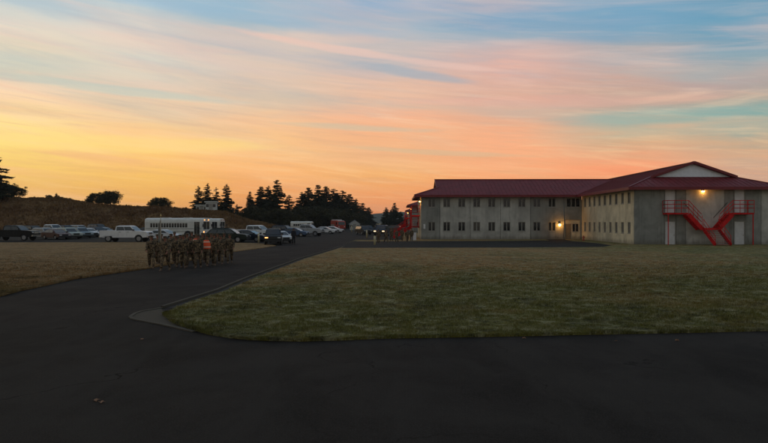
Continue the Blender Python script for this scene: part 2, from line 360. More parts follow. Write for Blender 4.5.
def empty(name, loc=(0,0,0), rz=0.0, parent=None):
    o = bpy.data.objects.new(name, None); col.objects.link(o); o.location = loc; o.rotation_euler = (0,0,rz)
    o.empty_display_size = .3
    if parent: o.parent = parent
    return o
def kids(o): return [c_ for c_ in bpy.data.objects if c_.parent == o]
CH = {}
def copy_tree(o, parent=None):
    c_ = o.copy(); col.objects.link(c_); c_.parent = parent
    for k in kids(o): copy_tree(k, c_)
    return c_

# ------------------------------------------------------------------ ground, berm, roads
def crest(x):
    """height of the berm crest at y about 160"""
    xs = [-400,-150,-96,-85,-79,-74.5,-63.5,-55,-48,-44,-40.5,-37,-34,-28,-22,-16]; hs = [9,9,8.3,8.3,7.0,6.9,5.8,5.7,5.3,4.9,4.2,3.2,2.3,1.0,.3,0]
    return float(np.interp(x, xs, hs))
def hgt(x, y):
    c_ = crest(x)
    if c_ <= 0 or y < 128: return 0.0
    f = min(1, max(0, (y-134)/22)); f = f*f*(3-2*f)
    bk = 1 - .35*min(1, max(0, (y-175)/90))
    n = .25*math.sin(x*.31+y*.2)+.18*math.sin(x*.73-y*.41)+.10*math.sin(x*1.7+y*1.1)
    return c_*f*bk + n*f*min(1, c_/3)
def axis(parts):
    r = []
    for a, z, st in parts: r += list(np.arange(a, z, st))
    return r + [parts[-1][1]]
gx = axis([(-2400,-400,200),(-400,-140,20),(-140,-10,1.6),(-10,50,20),(50,2400,235)])
gy = axis([(-300,120,42),(120,200,1.6),(200,400,20),(400,3000,260)])
mb = MB(); nx = len(gx)
mb.v = [(x, y, hgt(x, y)) for y in gy for x in gx]
heath = []
for j in range(len(gy)-1):
    for i in range(nx-1):
        mb.f.append((j*nx+i, j*nx+i+1, (j+1)*nx+i+1, (j+1)*nx+i)); mb.sm.append(True)
        heath.append(1 if (crest(.5*(gx[i]+gx[i+1])) > .15 and 134 < .5*(gy[j]+gy[j+1]) < 400) else 0)
gr = mb.build('ground', G_FIELD, normals=False); gr.data.materials.append(HEATH)
gr.data.polygons.foreach_set('material_index', heath)
tag(gr, kind='structure')

def sheet(name, pts, z, m_, skirt=0.0):
    q = MB(); P = [(x, y, z) for x, y in pts]
    if skirt: q.slab(P, skirt)
    else: q.poly(P)
    o = q.build(name, m_); bm = bmesh.new(); bm.from_mesh(o.data)
    bmesh.ops.triangulate(bm, faces=[f for f in bm.faces if len(f.verts) > 4]); bm.to_mesh(o.data); bm.free()
    return tag(o, kind='structure')
lot = sheet('parking_lot', [(-140, 76.6), (-4.2, 76.6), (-3.9, 88), (40, 88), (40, 133), (-140, 133)], .008, A_LOT)
sheet('road', [(-140, -60), (140, -60), (140, 30), (9, 30), (-2, 76.6), (-140, 76.6)], .004, A_ROAD)
sheet('far_road', [(-24, 133), (9, 133), (14, 420), (-12, 420)], .006, A_LOT)
e1 = g(128.5, 318.5)
sheet('crossing_asphalt', [(-140, -59), (139, -59), (139, 15.5), g(768,334), g(576,339), g(384,343), g(269,345), g(215,341), g(192.4,333.4), g(160,326.2), g(130,320.6), e1, (e1[0]-9, e1[1]-2.6), (-140, 2)], .0075, A_APRON)
# right lawn, raised a little above the asphalt, with rolled edge
edgeN = [(166,314.5),(169,319),(176,324.5),(191,330),(209,335.2),(230,338.6),(250,340.4),(269,341.3),(300,341.9),(342,340.8),(384,339),(430,338.2),(480,337.4),(530,336.4),(576,335.4),(640,334.2),(700,333),(768,331.4)]
kerbline = [g(161,308.5), g(214.6,291.7), g(246,278.6), g(300,259), g(334,249), (-3.95, 75.5)]
off = .42
LZ = .05
lawn_pts = [g(a, b_) for a, b_ in edgeN] + [(14, 15.2), (60, 17), (60, 150), (3.2, 150), (3.2, 104), (2.4, 83), (-3.4, 82)] + [(x+off, y) for x, y in kerbline[::-1]][:-1] + [(-5.85, 19.2)]
lawn = sheet('lawn', lawn_pts, LZ, G_LAWN, .046)
sheet('footpath', [g(341,248.6), g(420,248.4), g(520,248.2), g(603,247.6), g(612,246), g(597,243.8), g(572,241.6), (24.8, 88.2), (22.2, 88.2), (21.5, 83), (16,81), (4.2, 80.2), (-2, 79.2), (-3.9, 79.4)], LZ+.005, A_LOT)
left_pts = [(-26, 17.5), g(0,297), g(20,291.5), g(40,287.4), g(75,279.6), g(110,274.4), g(145,269.6), g(190,261), g(235.6,252), g(262,248.4), g(276,246.2), g(268,244.4), g(250,243.4), g(150,242.6), g(80,242.8), g(0,243), (-130, 75.5), (-130, 12)]
leftg = sheet('grass_verge', left_pts, LZ, G_LEFT, .046)
# kerb, and behind it a strip coloured dark as the kerb's shade
q = MB()
for a, b_ in zip(kerbline[:-1], kerbline[1:]):
    d = (Vector(b_)-Vector(a)).normalized(); n = Vector((d.y, -d.x))*.09
    A, B = Vector(a), Vector(b_)
    q.slab([(A.x, A.y, .075), (B.x, B.y, .075), (B.x+n.x, B.y+n.y, .075), (A.x+n.x, A.y+n.y, .075)], .07)
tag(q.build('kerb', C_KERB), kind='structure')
q = MB()
for a, b_ in zip(kerbline[:-1], kerbline[1:]):
    q.poly([(a[0]+.14, a[1], .012), (b_[0]+.14, b_[1], .012), (b_[0]+off+.1, b_[1], .012), (a[0]+off+.1, a[1], .012)])
tag(q.build('kerb_shade_strip', KERB_SHADE), kind='structure')
# concrete gutter wedge at the corner
wedge = [g(128.6,317.7), g(133,314.5), g(139,312.3), g(161,308.5), g(163.5,313), g(167,319.5), g(176,325.5), g(193,331.6), g(192.4,332.8), g(160,325.5), g(131,320)]
sheet('gutter', wedge, .016, C_GUT)
q = MB(); rim = [wedge[8], wedge[9], wedge[10], wedge[0], wedge[1], wedge[2], wedge[3]]
for a, b_ in zip(rim[:-1], rim[1:]):
    A, B = Vector(a), Vector(b_); d = (B-A).normalized(); n = Vector((d.y, -d.x))*.09
    q.slab([(A.x, A.y, .034), (B.x, B.y, .034), (B.x+n.x, B.y+n.y, .034), (A.x+n.x, A.y+n.y, .034)], .028)
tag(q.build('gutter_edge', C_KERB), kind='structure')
# distant hills
q = MB(); n = 160
for k in range(n+1):
    x = -1500 + 3000*k/n
    h = 17 + 5*math.sin(x*.004+1.9) + 2.5*math.sin(x*.013) + 1.5*math.sin(x*.05)+ .8*math.sin(x*.21)
    q.v += [(x, 1290, 0), (x, 1400, h), (x, 1560, 0)]
for k in range(n): q.f += [(3*k, 3*k+3, 3*k+4, 3*k+1), (3*k+1, 3*k+4, 3*k+5, 3*k+2)]; q.sm += [True]*2
tag(q.build('hills', mat('hill_wood', (.03,.04,.022), .95, .3, .05), normals=False), kind='structure')

# ---- grass blades
def inpoly(px, py, poly):
    r = np.zeros(len(px), bool); n = len(poly)
    for i in range(n):
        x1, y1 = poly[i]; x2, y2 = poly[(i+1) % n]
        if y1 == y2: continue
        cnd = ((y1 > py) != (y2 > py)) & (px < (x2-x1)*(py-y1)/(y2-y1)+x1); r ^= cnd
    return r
def blades(name, poly, n, ylo, yhi, xfun, m_, label, hscale=1.0, edge=None):
    # denser near the camera
    t = np.random.rand(n); y = 1/((1/ylo)*(1-t) + (1/yhi)*t); xl, xr = xfun(y); x = xl + (xr-xl)*np.random.rand(n)
    if edge is not None:   # extra tufts spilling over the edge
        ne = edge[1]; E = np.array(edge[0]); k = np.random.randint(0, len(E)-1, ne); f = np.random.rand(ne)[:, None]
        Ep = E[k]*(1-f)+E[k+1]*f; Ep = Ep + np.random.randn(ne, 2)*.045
    keep = inpoly(x, y, poly); x = x[keep]; y = y[keep]
    if edge is not None: x = np.concatenate([x, Ep[:,0]]); y = np.concatenate([y, Ep[:,1]])
    n = len(x)
    cl = .55 + .45*np.sin(x*1.3+np.sin(y*.9)*2)*np.sin(y*1.7+np.sin(x*1.1)*2) + .35*np.sin(x*5.1+y*2.3)*np.sin(y*6.3-x*1.9)
    cl2 = np.sin(x*2.1+3*np.sin(y*1.3))*np.sin(y*3.7+2*np.sin(x*1.9)); h = (.012 + .040*np.clip(cl, 0, 1.4) + .045*np.clip(cl2-.25, 0, 1))*(.6+.8*np.random.rand(n))*hscale
    fade = np.clip((yhi-y)/(yhi*.45), 0, 1); h = h*(.12+.88*fade); kp = np.random.rand(n) < .15+.85*fade
    w = .006*(y/14)*(.7+.6*np.random.rand(n)); a = np.random.rand(n)*2*np.pi; lean = .6*h*np.random.rand(n); la = np.random.rand(n)*2*np.pi
    x, y, h, w, a, lean, la = [q_[kp] for q_ in (x, y, h, w, a, lean, la)]; n = len(x)
    V = np.zeros((n, 3, 3)); V[:,0] = np.stack([x-np.cos(a)*w, y-np.sin(a)*w, np.full(n, LZ-.004)], 1); V[:,1] = np.stack([x+np.cos(a)*w, y+np.sin(a)*w, np.full(n, LZ-.004)], 1)
    V[:,2] = np.stack([x+np.cos(la)*lean, y+np.sin(la)*lean, LZ+h], 1)
    me = bpy.data.meshes.new(name); me.vertices.add(3*n); me.vertices.foreach_set('co', V.ravel()); me.loops.add(3*n); me.loops.foreach_set('vertex_index', np.arange(3*n, dtype=np.int32))
    me.polygons.add(n); me.polygons.foreach_set('loop_start', np.arange(0, 3*n, 3, dtype=np.int32)); me.update(calc_edges=True)
    me.materials.append(m_); o = bpy.data.objects.new(name, me); col.objects.link(o)
    return tag(o, label, 'grass', kind='stuff')
EN = [g(a, b_) for a, b_ in edgeN]
blades('grass', lawn_pts, 250000, 12.9, 52, lambda y: (np.full_like(y, -6.3), .62*y+1), G_LAWN, 'short uneven green lawn turf with frosted tufts right of the road', edge=(EN+[(12,15)], 16000))
LE = [g(a, b_) for a, b_ in [(0,297),(20,291.5),(40,287.4),(75,279.6),(110,274.4),(145,269.6),(190,261),(235.6,252)]]
blades('grass', left_pts, 90000, 19, 60, lambda y: (-.64*y-1, np.full_like(y, -9)), G_LEFT, 'dry straw coloured verge grass left of the road', edge=(LE, 9000))

# ------------------------------------------------------------------ the barracks
TH = .0203
def bframe(bx, by):   # building frame -> world
    return (by*math.sin(TH)+bx*math.cos(TH), by*math.cos(TH)-bx*math.sin(TH))
BF = Matrix.Rotation(-TH, 4, 'Z')
EAVE = 6.15; SL = .347; OV = .9
WINV = [GLASS, mat('grey_window_glass', (.030,.031,.030), .08, .3, 2, spec=.5), mat('window_glass_with_pale_blind', (.075,.070,.058), .10, .2, 2, spec=.5)]
wrnd = random.Random(5)
class Facade:
    """a wall face: origin, direction along it (seen from outside, left to right), outward normal"""
    def __init__(s, root, o, d, n): s.root = root; s.o = Vector((*o, 0)); s.d = Vector((*d, 0)); s.n = Vector((*n, 0))
    def P(s, u_, out, z): return s.o + s.d*u_ + s.n*out + Vector((0,0,z))
    def bx(s, q, u0, u1, o0, o1, z0, z1):
        vs = [s.P(a, b_, c_) for a in (u0, u1) for b_ in (o0, o1) for c_ in (z0, z1)]
        q.add(vs, [(0,1,3,2),(4,6,7,5),(0,4,5,1),(2,3,7,6),(0,2,6,4),(1,5,7,3)])
    def panel(s, u0, u1, z0, z1, ops, m_, name='wall', label=None):
        """precast wall panel with real openings (u0,u1,z0,z1), 20 cm thick"""
        q = MB(); g_ = .022; u0 += g_; u1 -= g_
        ops = [o for o in ops if o[1] > u0 and o[0] < u1]
        cuts = sorted(set([u0, u1] + [c_ for o in ops for c_ in o[:2] if u0 < c_ < u1]))
        for a, b_ in zip(cuts[:-1], cuts[1:]):
            oo = sorted([o for o in ops if o[0] <= a+1e-6 and o[1] >= b_-1e-6], key=lambda o: o[2]); z = z0
            for o in oo:
                if o[2] > z: s.bx(q, a, b_, -.2, 0, z, o[2])
                z = o[3]
            if z < z1: s.bx(q, a, b_, -.2, 0, z, z1)
        w = q.build(name, m_, s.root, normals=False)
        bm = bmesh.new(); bm.from_mesh(w.data); bmesh.ops.recalc_face_normals(bm, faces=bm.faces); bm.to_mesh(w.data); bm.free()
        if label: w['label'] = label
        return w
    def window(s, u0, u1, z0, z1, panes=2, gm=None, fm=None):
        q = MB(); e = .05; fm = fm or FRAME
        s.bx(q, u0, u1, -.15, -.07, z0, z0+e); s.bx(q, u0, u1, -.15, -.07, z1-e, z1)
        s.bx(q, u0, u0+e, -.15, -.07, z0+e, z1-e); s.bx(q, u1-e, u1, -.15, -.07, z0+e, z1-e)
        for k in range(1, panes):
            um = u0+(u1-u0)*k/panes; s.bx(q, um-.06, um+.06, -.15, -.05, z0+e, z1-e)
        s.bx(q, u0-.04, u1+.04, -.06, .035, z0-.07, z0-.004)
        f = q.build('window', fm, s.root, normals=False)
        q = MB(); s.bx(q, u0+e, u1-e, -.125, -.115, z0+e, z1-e); q.build('pane', gm or WINV[wrnd.choice((0,0,0,1,1,2))], f, normals=False)
        q = MB(); s.bx(q, u0-.03, u1+.03, -.30, -.28, z0-.1, z1+.1); q.build('blind', CURT, f, normals=False)
        return f
    def door(s, u0, u1, z0, z1, m_=None, hinge=1):
        q = MB(); s.bx(q, u0, u1, -.10, -.05, z0, z1); d = q.build('door', m_ or DOORM, s.root, bevel=.008)
        q = MB(); e = .07; s.bx(q, u0-e, u0-.003, -.15, .012, z0, z1+e); s.bx(q, u1+.003, u1+e, -.15, .012, z0, z1+e); s.bx(q, u0-.003, u1+.003, -.15, .012, z1+.003, z1+e)
        q.build('door_frame', FRAME, d)
        q = MB(); hx = u1-.12 if hinge > 0 else u0+.12
        s.bx(q, hx-.05, hx+.05, -.05, .03, z0+1.0, z0+1.06); q.build('handle', CHROME, d)
        return d
def wall_lamp(root, F_, u_, z, watts=60, out=.28, big=False):
    q = MB(); F_.bx(q, u_-.12, u_+.12, 0.003, out*.75, z+.02, z+.2); l = q.build('wall_lamp', BLACKP, root, bevel=.015)
    q = MB()
    if big: q.sphere(F_.P(u_, out*.75, z-.12), .17, 12, 8)
    else: F_.bx(q, u_-.11, u_+.11, .04, out*.75, z-.11, z+.01)
    q.build('lens', LAMP, l)
    ld = bpy.data.lights.new('lamp_light', 'POINT'); ld.energy = watts; ld.color = (1, .42, .07); ld.shadow_soft_size = .08
    lo = bpy.data.objects.new('lamp_light', ld); col.objects.link(lo); lo.parent = l; lo.location = F_.P(u_, out+.22, z-.12)
    return l
def seams(q, a, b_, c_, d, step=.55, h=.020):
    """standing seams running up the slope of a roof facet a-b (eave) to d-c (ridge)"""
    a, b_, c_, d = map(Vector, (a, b_, c_, d)); n = max(1, int((b_-a).length/step))
    e = (b_-a).normalized(); up = (c_-b_) if (c_-b_).length > .1 else (d-a)
    nrm = e.cross(up).normalized();
    if nrm.z < 0: nrm = -nrm
    slope = (up - e*up.dot(e)).normalized()
    def clipray(p):
        best = 0
        for s0, s1 in ((b_, c_), (c_, d), (d, a)):
            w = s1-s0
            if w.length < 1e-4: continue
            A = Matrix(((slope.dot(slope), -w.dot(slope)), (slope.dot(w), -w.dot(w))))
            if abs(A.determinant()) < 1e-6: continue
            r = A.inverted() @ Vector(((s0-p).dot(slope), (s0-p).dot(w)))
            if -1e-3 <= r[1] <= 1.001 and r[0] > best and ((p+slope*r[0])-(s0+w*r[1])).length < .05: best = r[0]
        return best
    for k in range(n+1):
        p = a + e*((k+.001)*(b_-a).length/n if k < n else (b_-a).length-.001)
        L = clipray(p)
        if L > .15: q.bar(p+nrm*(h/2+.005), p+slope*(L-.02)+nrm*(h/2+.005), .035, h)
def facet(root, pts, th=.16):
    q = MB(); q.slab(pts, th)
    P = list(pts)
    if len(P) == 3: P = P+[P[2]]
    seams(q, *P[:4]); return q.build('roof', ROOF, root, normals=False)
def fascia(root, pts):
    q = MB()
    for a, b_ in zip(pts[:-1], pts[1:]):
        q.bar((a[0], a[1], a[2]-.16), (b_[0], b_[1], b_[2]-.16), .05, .30)
    return q.build('fascia', TRIM, root)

root = empty('barracks_building'); root.matrix_world = BF
tag(root, 'two storey grey concrete barracks with maroon metal roof and red trim, nearest to the road', 'building', 'barracks buildings')
W0, Wl, Wr = 69.0, 25.4, 40.3       # gable wall distance, its left and right ends
LWY = 88.5; LWX = 3.3; LWB = 101.4  # left wing front, left end, back
MIDX = (Wl+Wr)/2
WIN_Z = ((1.2, 2.42), (4.5, 5.72))
# gable wall of the main wing
Fg = Facade(root, (Wl, W0), (1, 0), (0, -1))
k = W0/F
def gu(px): return (px-397)*k - Wl
segs = [(0, gu(662), C_DARK), (gu(662), gu(673.5), None), (gu(673.5), gu(683), C_DARK), (gu(683), gu(721), C_MID), (gu(721), gu(730), C_DARK), (gu(730), gu(741.5), None), (gu(741.5), gu(757), C_DARK), (gu(757), Wr-Wl, C_MID)]
for a, z, m_ in segs:
    if m_ is None:
        Fg.panel(a, z, 0, EAVE, [(a+.03, z-.03, .0, 2.55), (a+.03, z-.03, 3.42, 6.0)], C_DARK)
        Fg.door(a+.10, z-.10, .02, 2.48); Fg.door(a+.10, z-.10, 3.44, 5.9)
    else: Fg.panel(a, z, 0, EAVE, [], m_)
wall_lamp(root, Fg, gu(699.5), 5.75, 16)
# side wall of the main wing, faces the sunset; that glow is put into its cream colour
Fs = Facade(root, (Wl, LWY), (0, -1), (-1, 0))
wy = [87.0, 84.95, 82.9, 80.85, 78.8, 76.75, 74.7, 72.65, 70.6]
ops = [(LWY-y-.42, LWY-y+.42, z0, z1) for y in wy for z0, z1 in WIN_Z]
pe = [0, 2.55, 6.65, 10.75, 14.85, LWY-W0-.2]
for a, z in zip(pe[:-1], pe[1:]): Fs.panel(a, z, 0, EAVE, ops, C_CREAM_GLOW)
for i, o in enumerate(ops): Fs.window(*o, fm=FRAME)
# left wing front
Ff = Facade(root, (LWX, LWY), (1, 0), (0, -1))
ops = [(4.8+2.065*i-LWX-.47, 4.8+2.065*i-LWX+.47, z0, z1) for i in range(9) for z0, z1 in WIN_Z]
wide = [(23.35-LWX, 25.15-LWX, 4.5, 5.72)]
ent = [(23.0-LWX, 25.2-LWX, 0, 2.75)]
pe = [0, 2.65, 6.8, 10.95, 15.05, 19.6, Wl-LWX]
tone = [C_DARK, C_MID, C_MID, C_MID, C_DARK, C_DARK]
for a, z, m_ in zip(pe[:-1], pe[1:], tone): Ff.panel(a, z, 0, EAVE, ops+wide+ent, m_)
for o in ops: Ff.window(*o)
Ff.window(*wide[0], panes=3)
Fe = Facade(root, (23.0, LWY+.12), (1, 0), (0, -1))
Fe.panel(0, 2.2, 0, 2.72, [(.12, 1.0, .02, 2.2), (1.15, 2.0, 1.1, 2.2)], C_CREAM_GLOW)
Fe.door(.17, .95, .02, 2.12, m_=mat('brown_door', (.20,.16,.10), .5, .1, 3)); Fe.window(1.15, 2.0, 1.1, 2.2)
wall_lamp(root, Ff, 22.33-LWX, 2.15, 34, big=True)
q = MB(); q.tube([(22.9, LWY-.06, .0), (22.9, LWY-.06, EAVE-.1)], .045, 8); q.build('downpipe', FRAME, root)
# left end wall with the light on it put into its cream colour, back walls
Fl = Facade(root, (LWX, LWB), (0, -1), (-1, 0)); Lw = LWB-LWY
cdr = [(Lw/2-4.4, Lw/2-3.2), (Lw/2+3.2, Lw/2+4.4)]
Fl.panel(0, Lw-.2, 0, EAVE, [(a, z, 0, 2.4) for a, z in cdr]+[(a, z, 3.42, 5.5) for a, z in cdr], C_CREAM_GLOW)
for a, z in cdr: Fl.door(a+.08, z-.08, .02, 2.32); Fl.door(a+.08, z-.08, 3.44, 5.42)
wall_lamp(root, Fl, Lw-1.2, 5.35, 34)
Fb = Facade(root, (Wr, 108), (-1, 0), (0, 1)); Fb.panel(0, Wr-Wl+.0, 0, EAVE, [], C_DARK)
Fb2 = Facade(root, (Wl, LWB), (-1, 0), (0, 1)); Fb2.panel(0, Wl-LWX, 0, EAVE, [], C_DARK)
Fr = Facade(root, (Wr, W0+.2), (0, 1), (1, 0)); Fr.panel(0, 38.8, 0, EAVE, [(2+2.065*i, 2.84+2.065*i, z0, z1) for i in range(17) for z0, z1 in WIN_Z], C_DARK)
for i in range(17):
    for z0, z1 in WIN_Z: Fr.window(2+2.065*i, 2.84+2.065*i, z0, z1)
Fw2 = Facade(root, (Wl, 108), (0, -1), (-1, 0)); Fw2.panel(.2, 108-LWB, 0, EAVE, [], C_CREAM_GLOW)
# small plate near the corner of the left wing
q = MB(); Ff.bx(q, .35, .62, .003, .03, 1.5, 2.15); q.build('sign_plate', DOORM, root)
# --- roofs.  main wing: ridge runs away from the camera, dutch gable over a hip skirt
ze = EAVE; hw = (Wr-Wl)/2+OV; zr = ze+SL*hw
x0, x1, y0 = Wl-OV, Wr+OV, W0-OV; yb = 108+OV; sb = 3.75; zs = ze+SL*sb
ri = (zr-zs)/SL     # half width of the gable
facet(root, [(x0, y0, ze), (x1, y0, ze), (x1-sb, y0+sb, zs), (x0+sb, y0+sb, zs)])                 # hip skirt
q = MB(); Wp = [(x0, yb, ze), (x0, y0, ze), (x0+sb, y0+sb, zs), (x0+sb, y0+sb-.45, zs+.02), (MIDX, y0+sb-.45, zr), (MIDX, yb, zr)]
for sgn in (1, -1):
    def mx(p): return p if sgn == 1 else (2*MIDX-p[0], p[1], p[2])
    P = [mx((x0, yb, ze)), mx((x0, y0, ze)), mx((x0+sb, y0+sb, zs)), mx((x0+sb, yb, zs))]
    q = MB(); q.slab(P, .16); seams(q, *P)
    P2 = [mx((x0+sb, yb, zs)), mx((x0+sb, y0+sb-.4, zs)), mx((MIDX, y0+sb-.4, zr)), mx((MIDX, yb, zr))]
    q.slab(P2, .16); seams(q, *P2); q.build('roof', ROOF, root, normals=False)
q = MB(); yg = y0+sb
q.add([(MIDX-ri, yg, zs+.003), (MIDX+ri, yg, zs+.003), (MIDX, yg, zr-.14), (MIDX-ri, yg+.1, zs+.003), (MIDX+ri, yg+.1, zs+.003), (MIDX, yg+.1, zr-.14)], [(0,1,2),(5,4,3),(0,3,4,1),(1,4,5,2),(2,5,3,0)])
q.build('gable_panel', GABLE, root)
fascia(root, [(x0, yb, ze), (x0, y0, ze), (x1, y0, ze), (x1, yb, ze)])
q = MB(); q.bar((MIDX-ri-.15, yg-.42, zs-.03), (MIDX, yg-.42, zr+.02), .07, .26); q.bar((MIDX, yg-.42, zr+.02), (MIDX+ri+.15, yg-.42, zs-.03), .07, .26)
q.bar((MIDX, yg-.45, zr+.04), (MIDX, yb, zr+.04), .28, .07)
q.bar((x0, y0, ze+.03), (x0+sb, yg, zs+.03), .2, .06); q.bar((x1, y0, ze+.03), (x1-sb, yg, zs+.03), .2, .06); q.build('ridge_cap', TRIM, root)
q = MB(); q.bar((MIDX-hw+.1, y0+.45, ze-.17), (MIDX+hw-.1, y0+.45, ze-.17), .85, .04); q.build('soffit', TRIM, root)
q = MB(); q.bar((x0+.45, y0+.9, ze-.17), (x0+.45, LWY, ze-.17), .85, .04); q.build('soffit', TRIM, root)
q = MB(); q.bar((LWX-OV+.1, LWY-.45, ze-.19), (Wl-.95, LWY-.45, ze-.19), .85, .04); q.build('soffit', TRIM, root)
# left wing
hd = (LWB-LWY)/2+OV; yr = (LWB+LWY)/2; zr2 = ze+SL*hd; lx0 = LWX-OV; ly0, ly1 = LWY-OV, LWB+OV; sb2 = 3.6; zs2 = ze+SL*sb2
xj = Wl+1.5
for sgn in (1, -1):
    def my(p): return p if sgn == 1 else (p[0], 2*yr-p[1], p[2])
    P = [my((lx0, ly0, ze)), my((x0+.02, ly0, ze)), my((x0+sb2+.02, ly0+sb2, zs2)), my((lx0+sb2, ly0+sb2, zs2))]
    q = MB(); q.slab(P, .16); seams(q, *P)
    P2 = [my((lx0+sb2-.4, ly0+sb2, zs2)), my((x0+sb2+.02, ly0+sb2, zs2)), my((x0+hd+.02, yr, zr2)), my((lx0+sb2-.4, yr, zr2))]
    q.slab(P2, .16); seams(q, *P2); q.build('roof', ROOF, root, normals=False)
facet(root, [(lx0, ly1, ze), (lx0, ly0, ze), (lx0+sb2, ly0+sb2, zs2), (lx0+sb2, ly1-sb2, zs2)])
q = MB(); xg = lx0+sb2; r2 = (zr2-zs2)/SL
q.add([(xg, yr-r2, zs2), (xg, yr+r2, zs2), (xg, yr, zr2-.1), (xg+.1, yr-r2, zs2), (xg+.1, yr+r2, zs2), (xg+.1, yr, zr2-.1)], [(0,1,2),(5,4,3),(0,3,4,1),(1,4,5,2),(2,5,3,0)])
q.build('gable_panel', GABLE, root)
fascia(root, [(x0-.03, ly0, ze), (lx0, ly0, ze), (lx0, ly1, ze), (x0, ly1, ze)])
q = MB(); q.bar((lx0+sb2-.45, yr, zr2+.04), (x0+hd, yr, zr2+.04), .28, .07); q.bar((lx0+sb2-.42, yr-r2-.1, zs2-.03), (lx0+sb2-.42, yr, zr2+.02), .07, .22); q.bar((lx0, ly0, ze+.03), (lx0+sb2, ly0+sb2, zs2+.03), .2, .06); q.build('ridge_cap', TRIM, root)

# two more barracks further down the road, only their near ends can be seen
def far_barracks(bx, by, label, wl=(5.35, 14)):
    r = empty('barracks_building', (*bframe(bx, by), 0), -TH); tag(r, label, 'building', 'barracks buildings')
    L, D = 24, 13
    for (o, d, n, ln, m_) in (((0,0),(1,0),(0,-1),L,C_DARK), ((0,D),(0,-1),(-1,0),D,C_CREAM_GLOW), ((L,0),(0,1),(1,0),D,C_DARK), ((L,D),(-1,0),(0,1),L,C_DARK)):  # left-facing end gets the cream with the glow painted in
        f_ = Facade(r, o, d, n)
        if ln == L:
            oo = [(1.2+2.065*i, 2.1+2.065*i, a, z) for i in range(11) for a, z in WIN_Z]; f_.panel(0, L, 0, EAVE, oo, m_)
            for o_ in oo: f_.window(*o_)
        else: f_.panel(.2, ln-.2, 0, EAVE, [], m_)
        if n == (-1, 0): Fx = f_
    for z in (2.1, 9.2):
        Fx.door(z+.001, z+1.2, .02, 2.2); 
    wall_lamp(r, Fx, D-1.2, 5.3, 40)
    h = D/2+OV; z_ = EAVE+SL*h
    for P in ([(-OV,-OV,EAVE),(L+OV,-OV,EAVE),(L-h+OV,D/2,z_),(h-OV,D/2,z_)], [(L+OV,D+OV,EAVE),(-OV,D+OV,EAVE),(h-OV,D/2,z_),(L-h+OV,D/2,z_)], [(-OV,D+OV,EAVE),(-OV,-OV,EAVE),(h-OV,D/2,z_)], [(L+OV,-OV,EAVE),(L+OV,D+OV,EAVE),(L-h+OV,D/2,z_)]):
        q = MB(); q.slab(P, .16); q.build('roof', ROOF, r, normals=False)
    fascia(r, [(-OV,D+OV,EAVE),(-OV,-OV,EAVE),(L+OV,-OV,EAVE),(L+OV,D+OV,EAVE),(-OV,D+OV,EAVE)])
    return r
far_barracks(3.1, 140, 'second barracks behind the red stairs, its maroon eave and lit lamp just showing')
far_barracks(3.6, 205, 'third barracks, farthest of the row, only its eave and lamp beyond the red stairs')

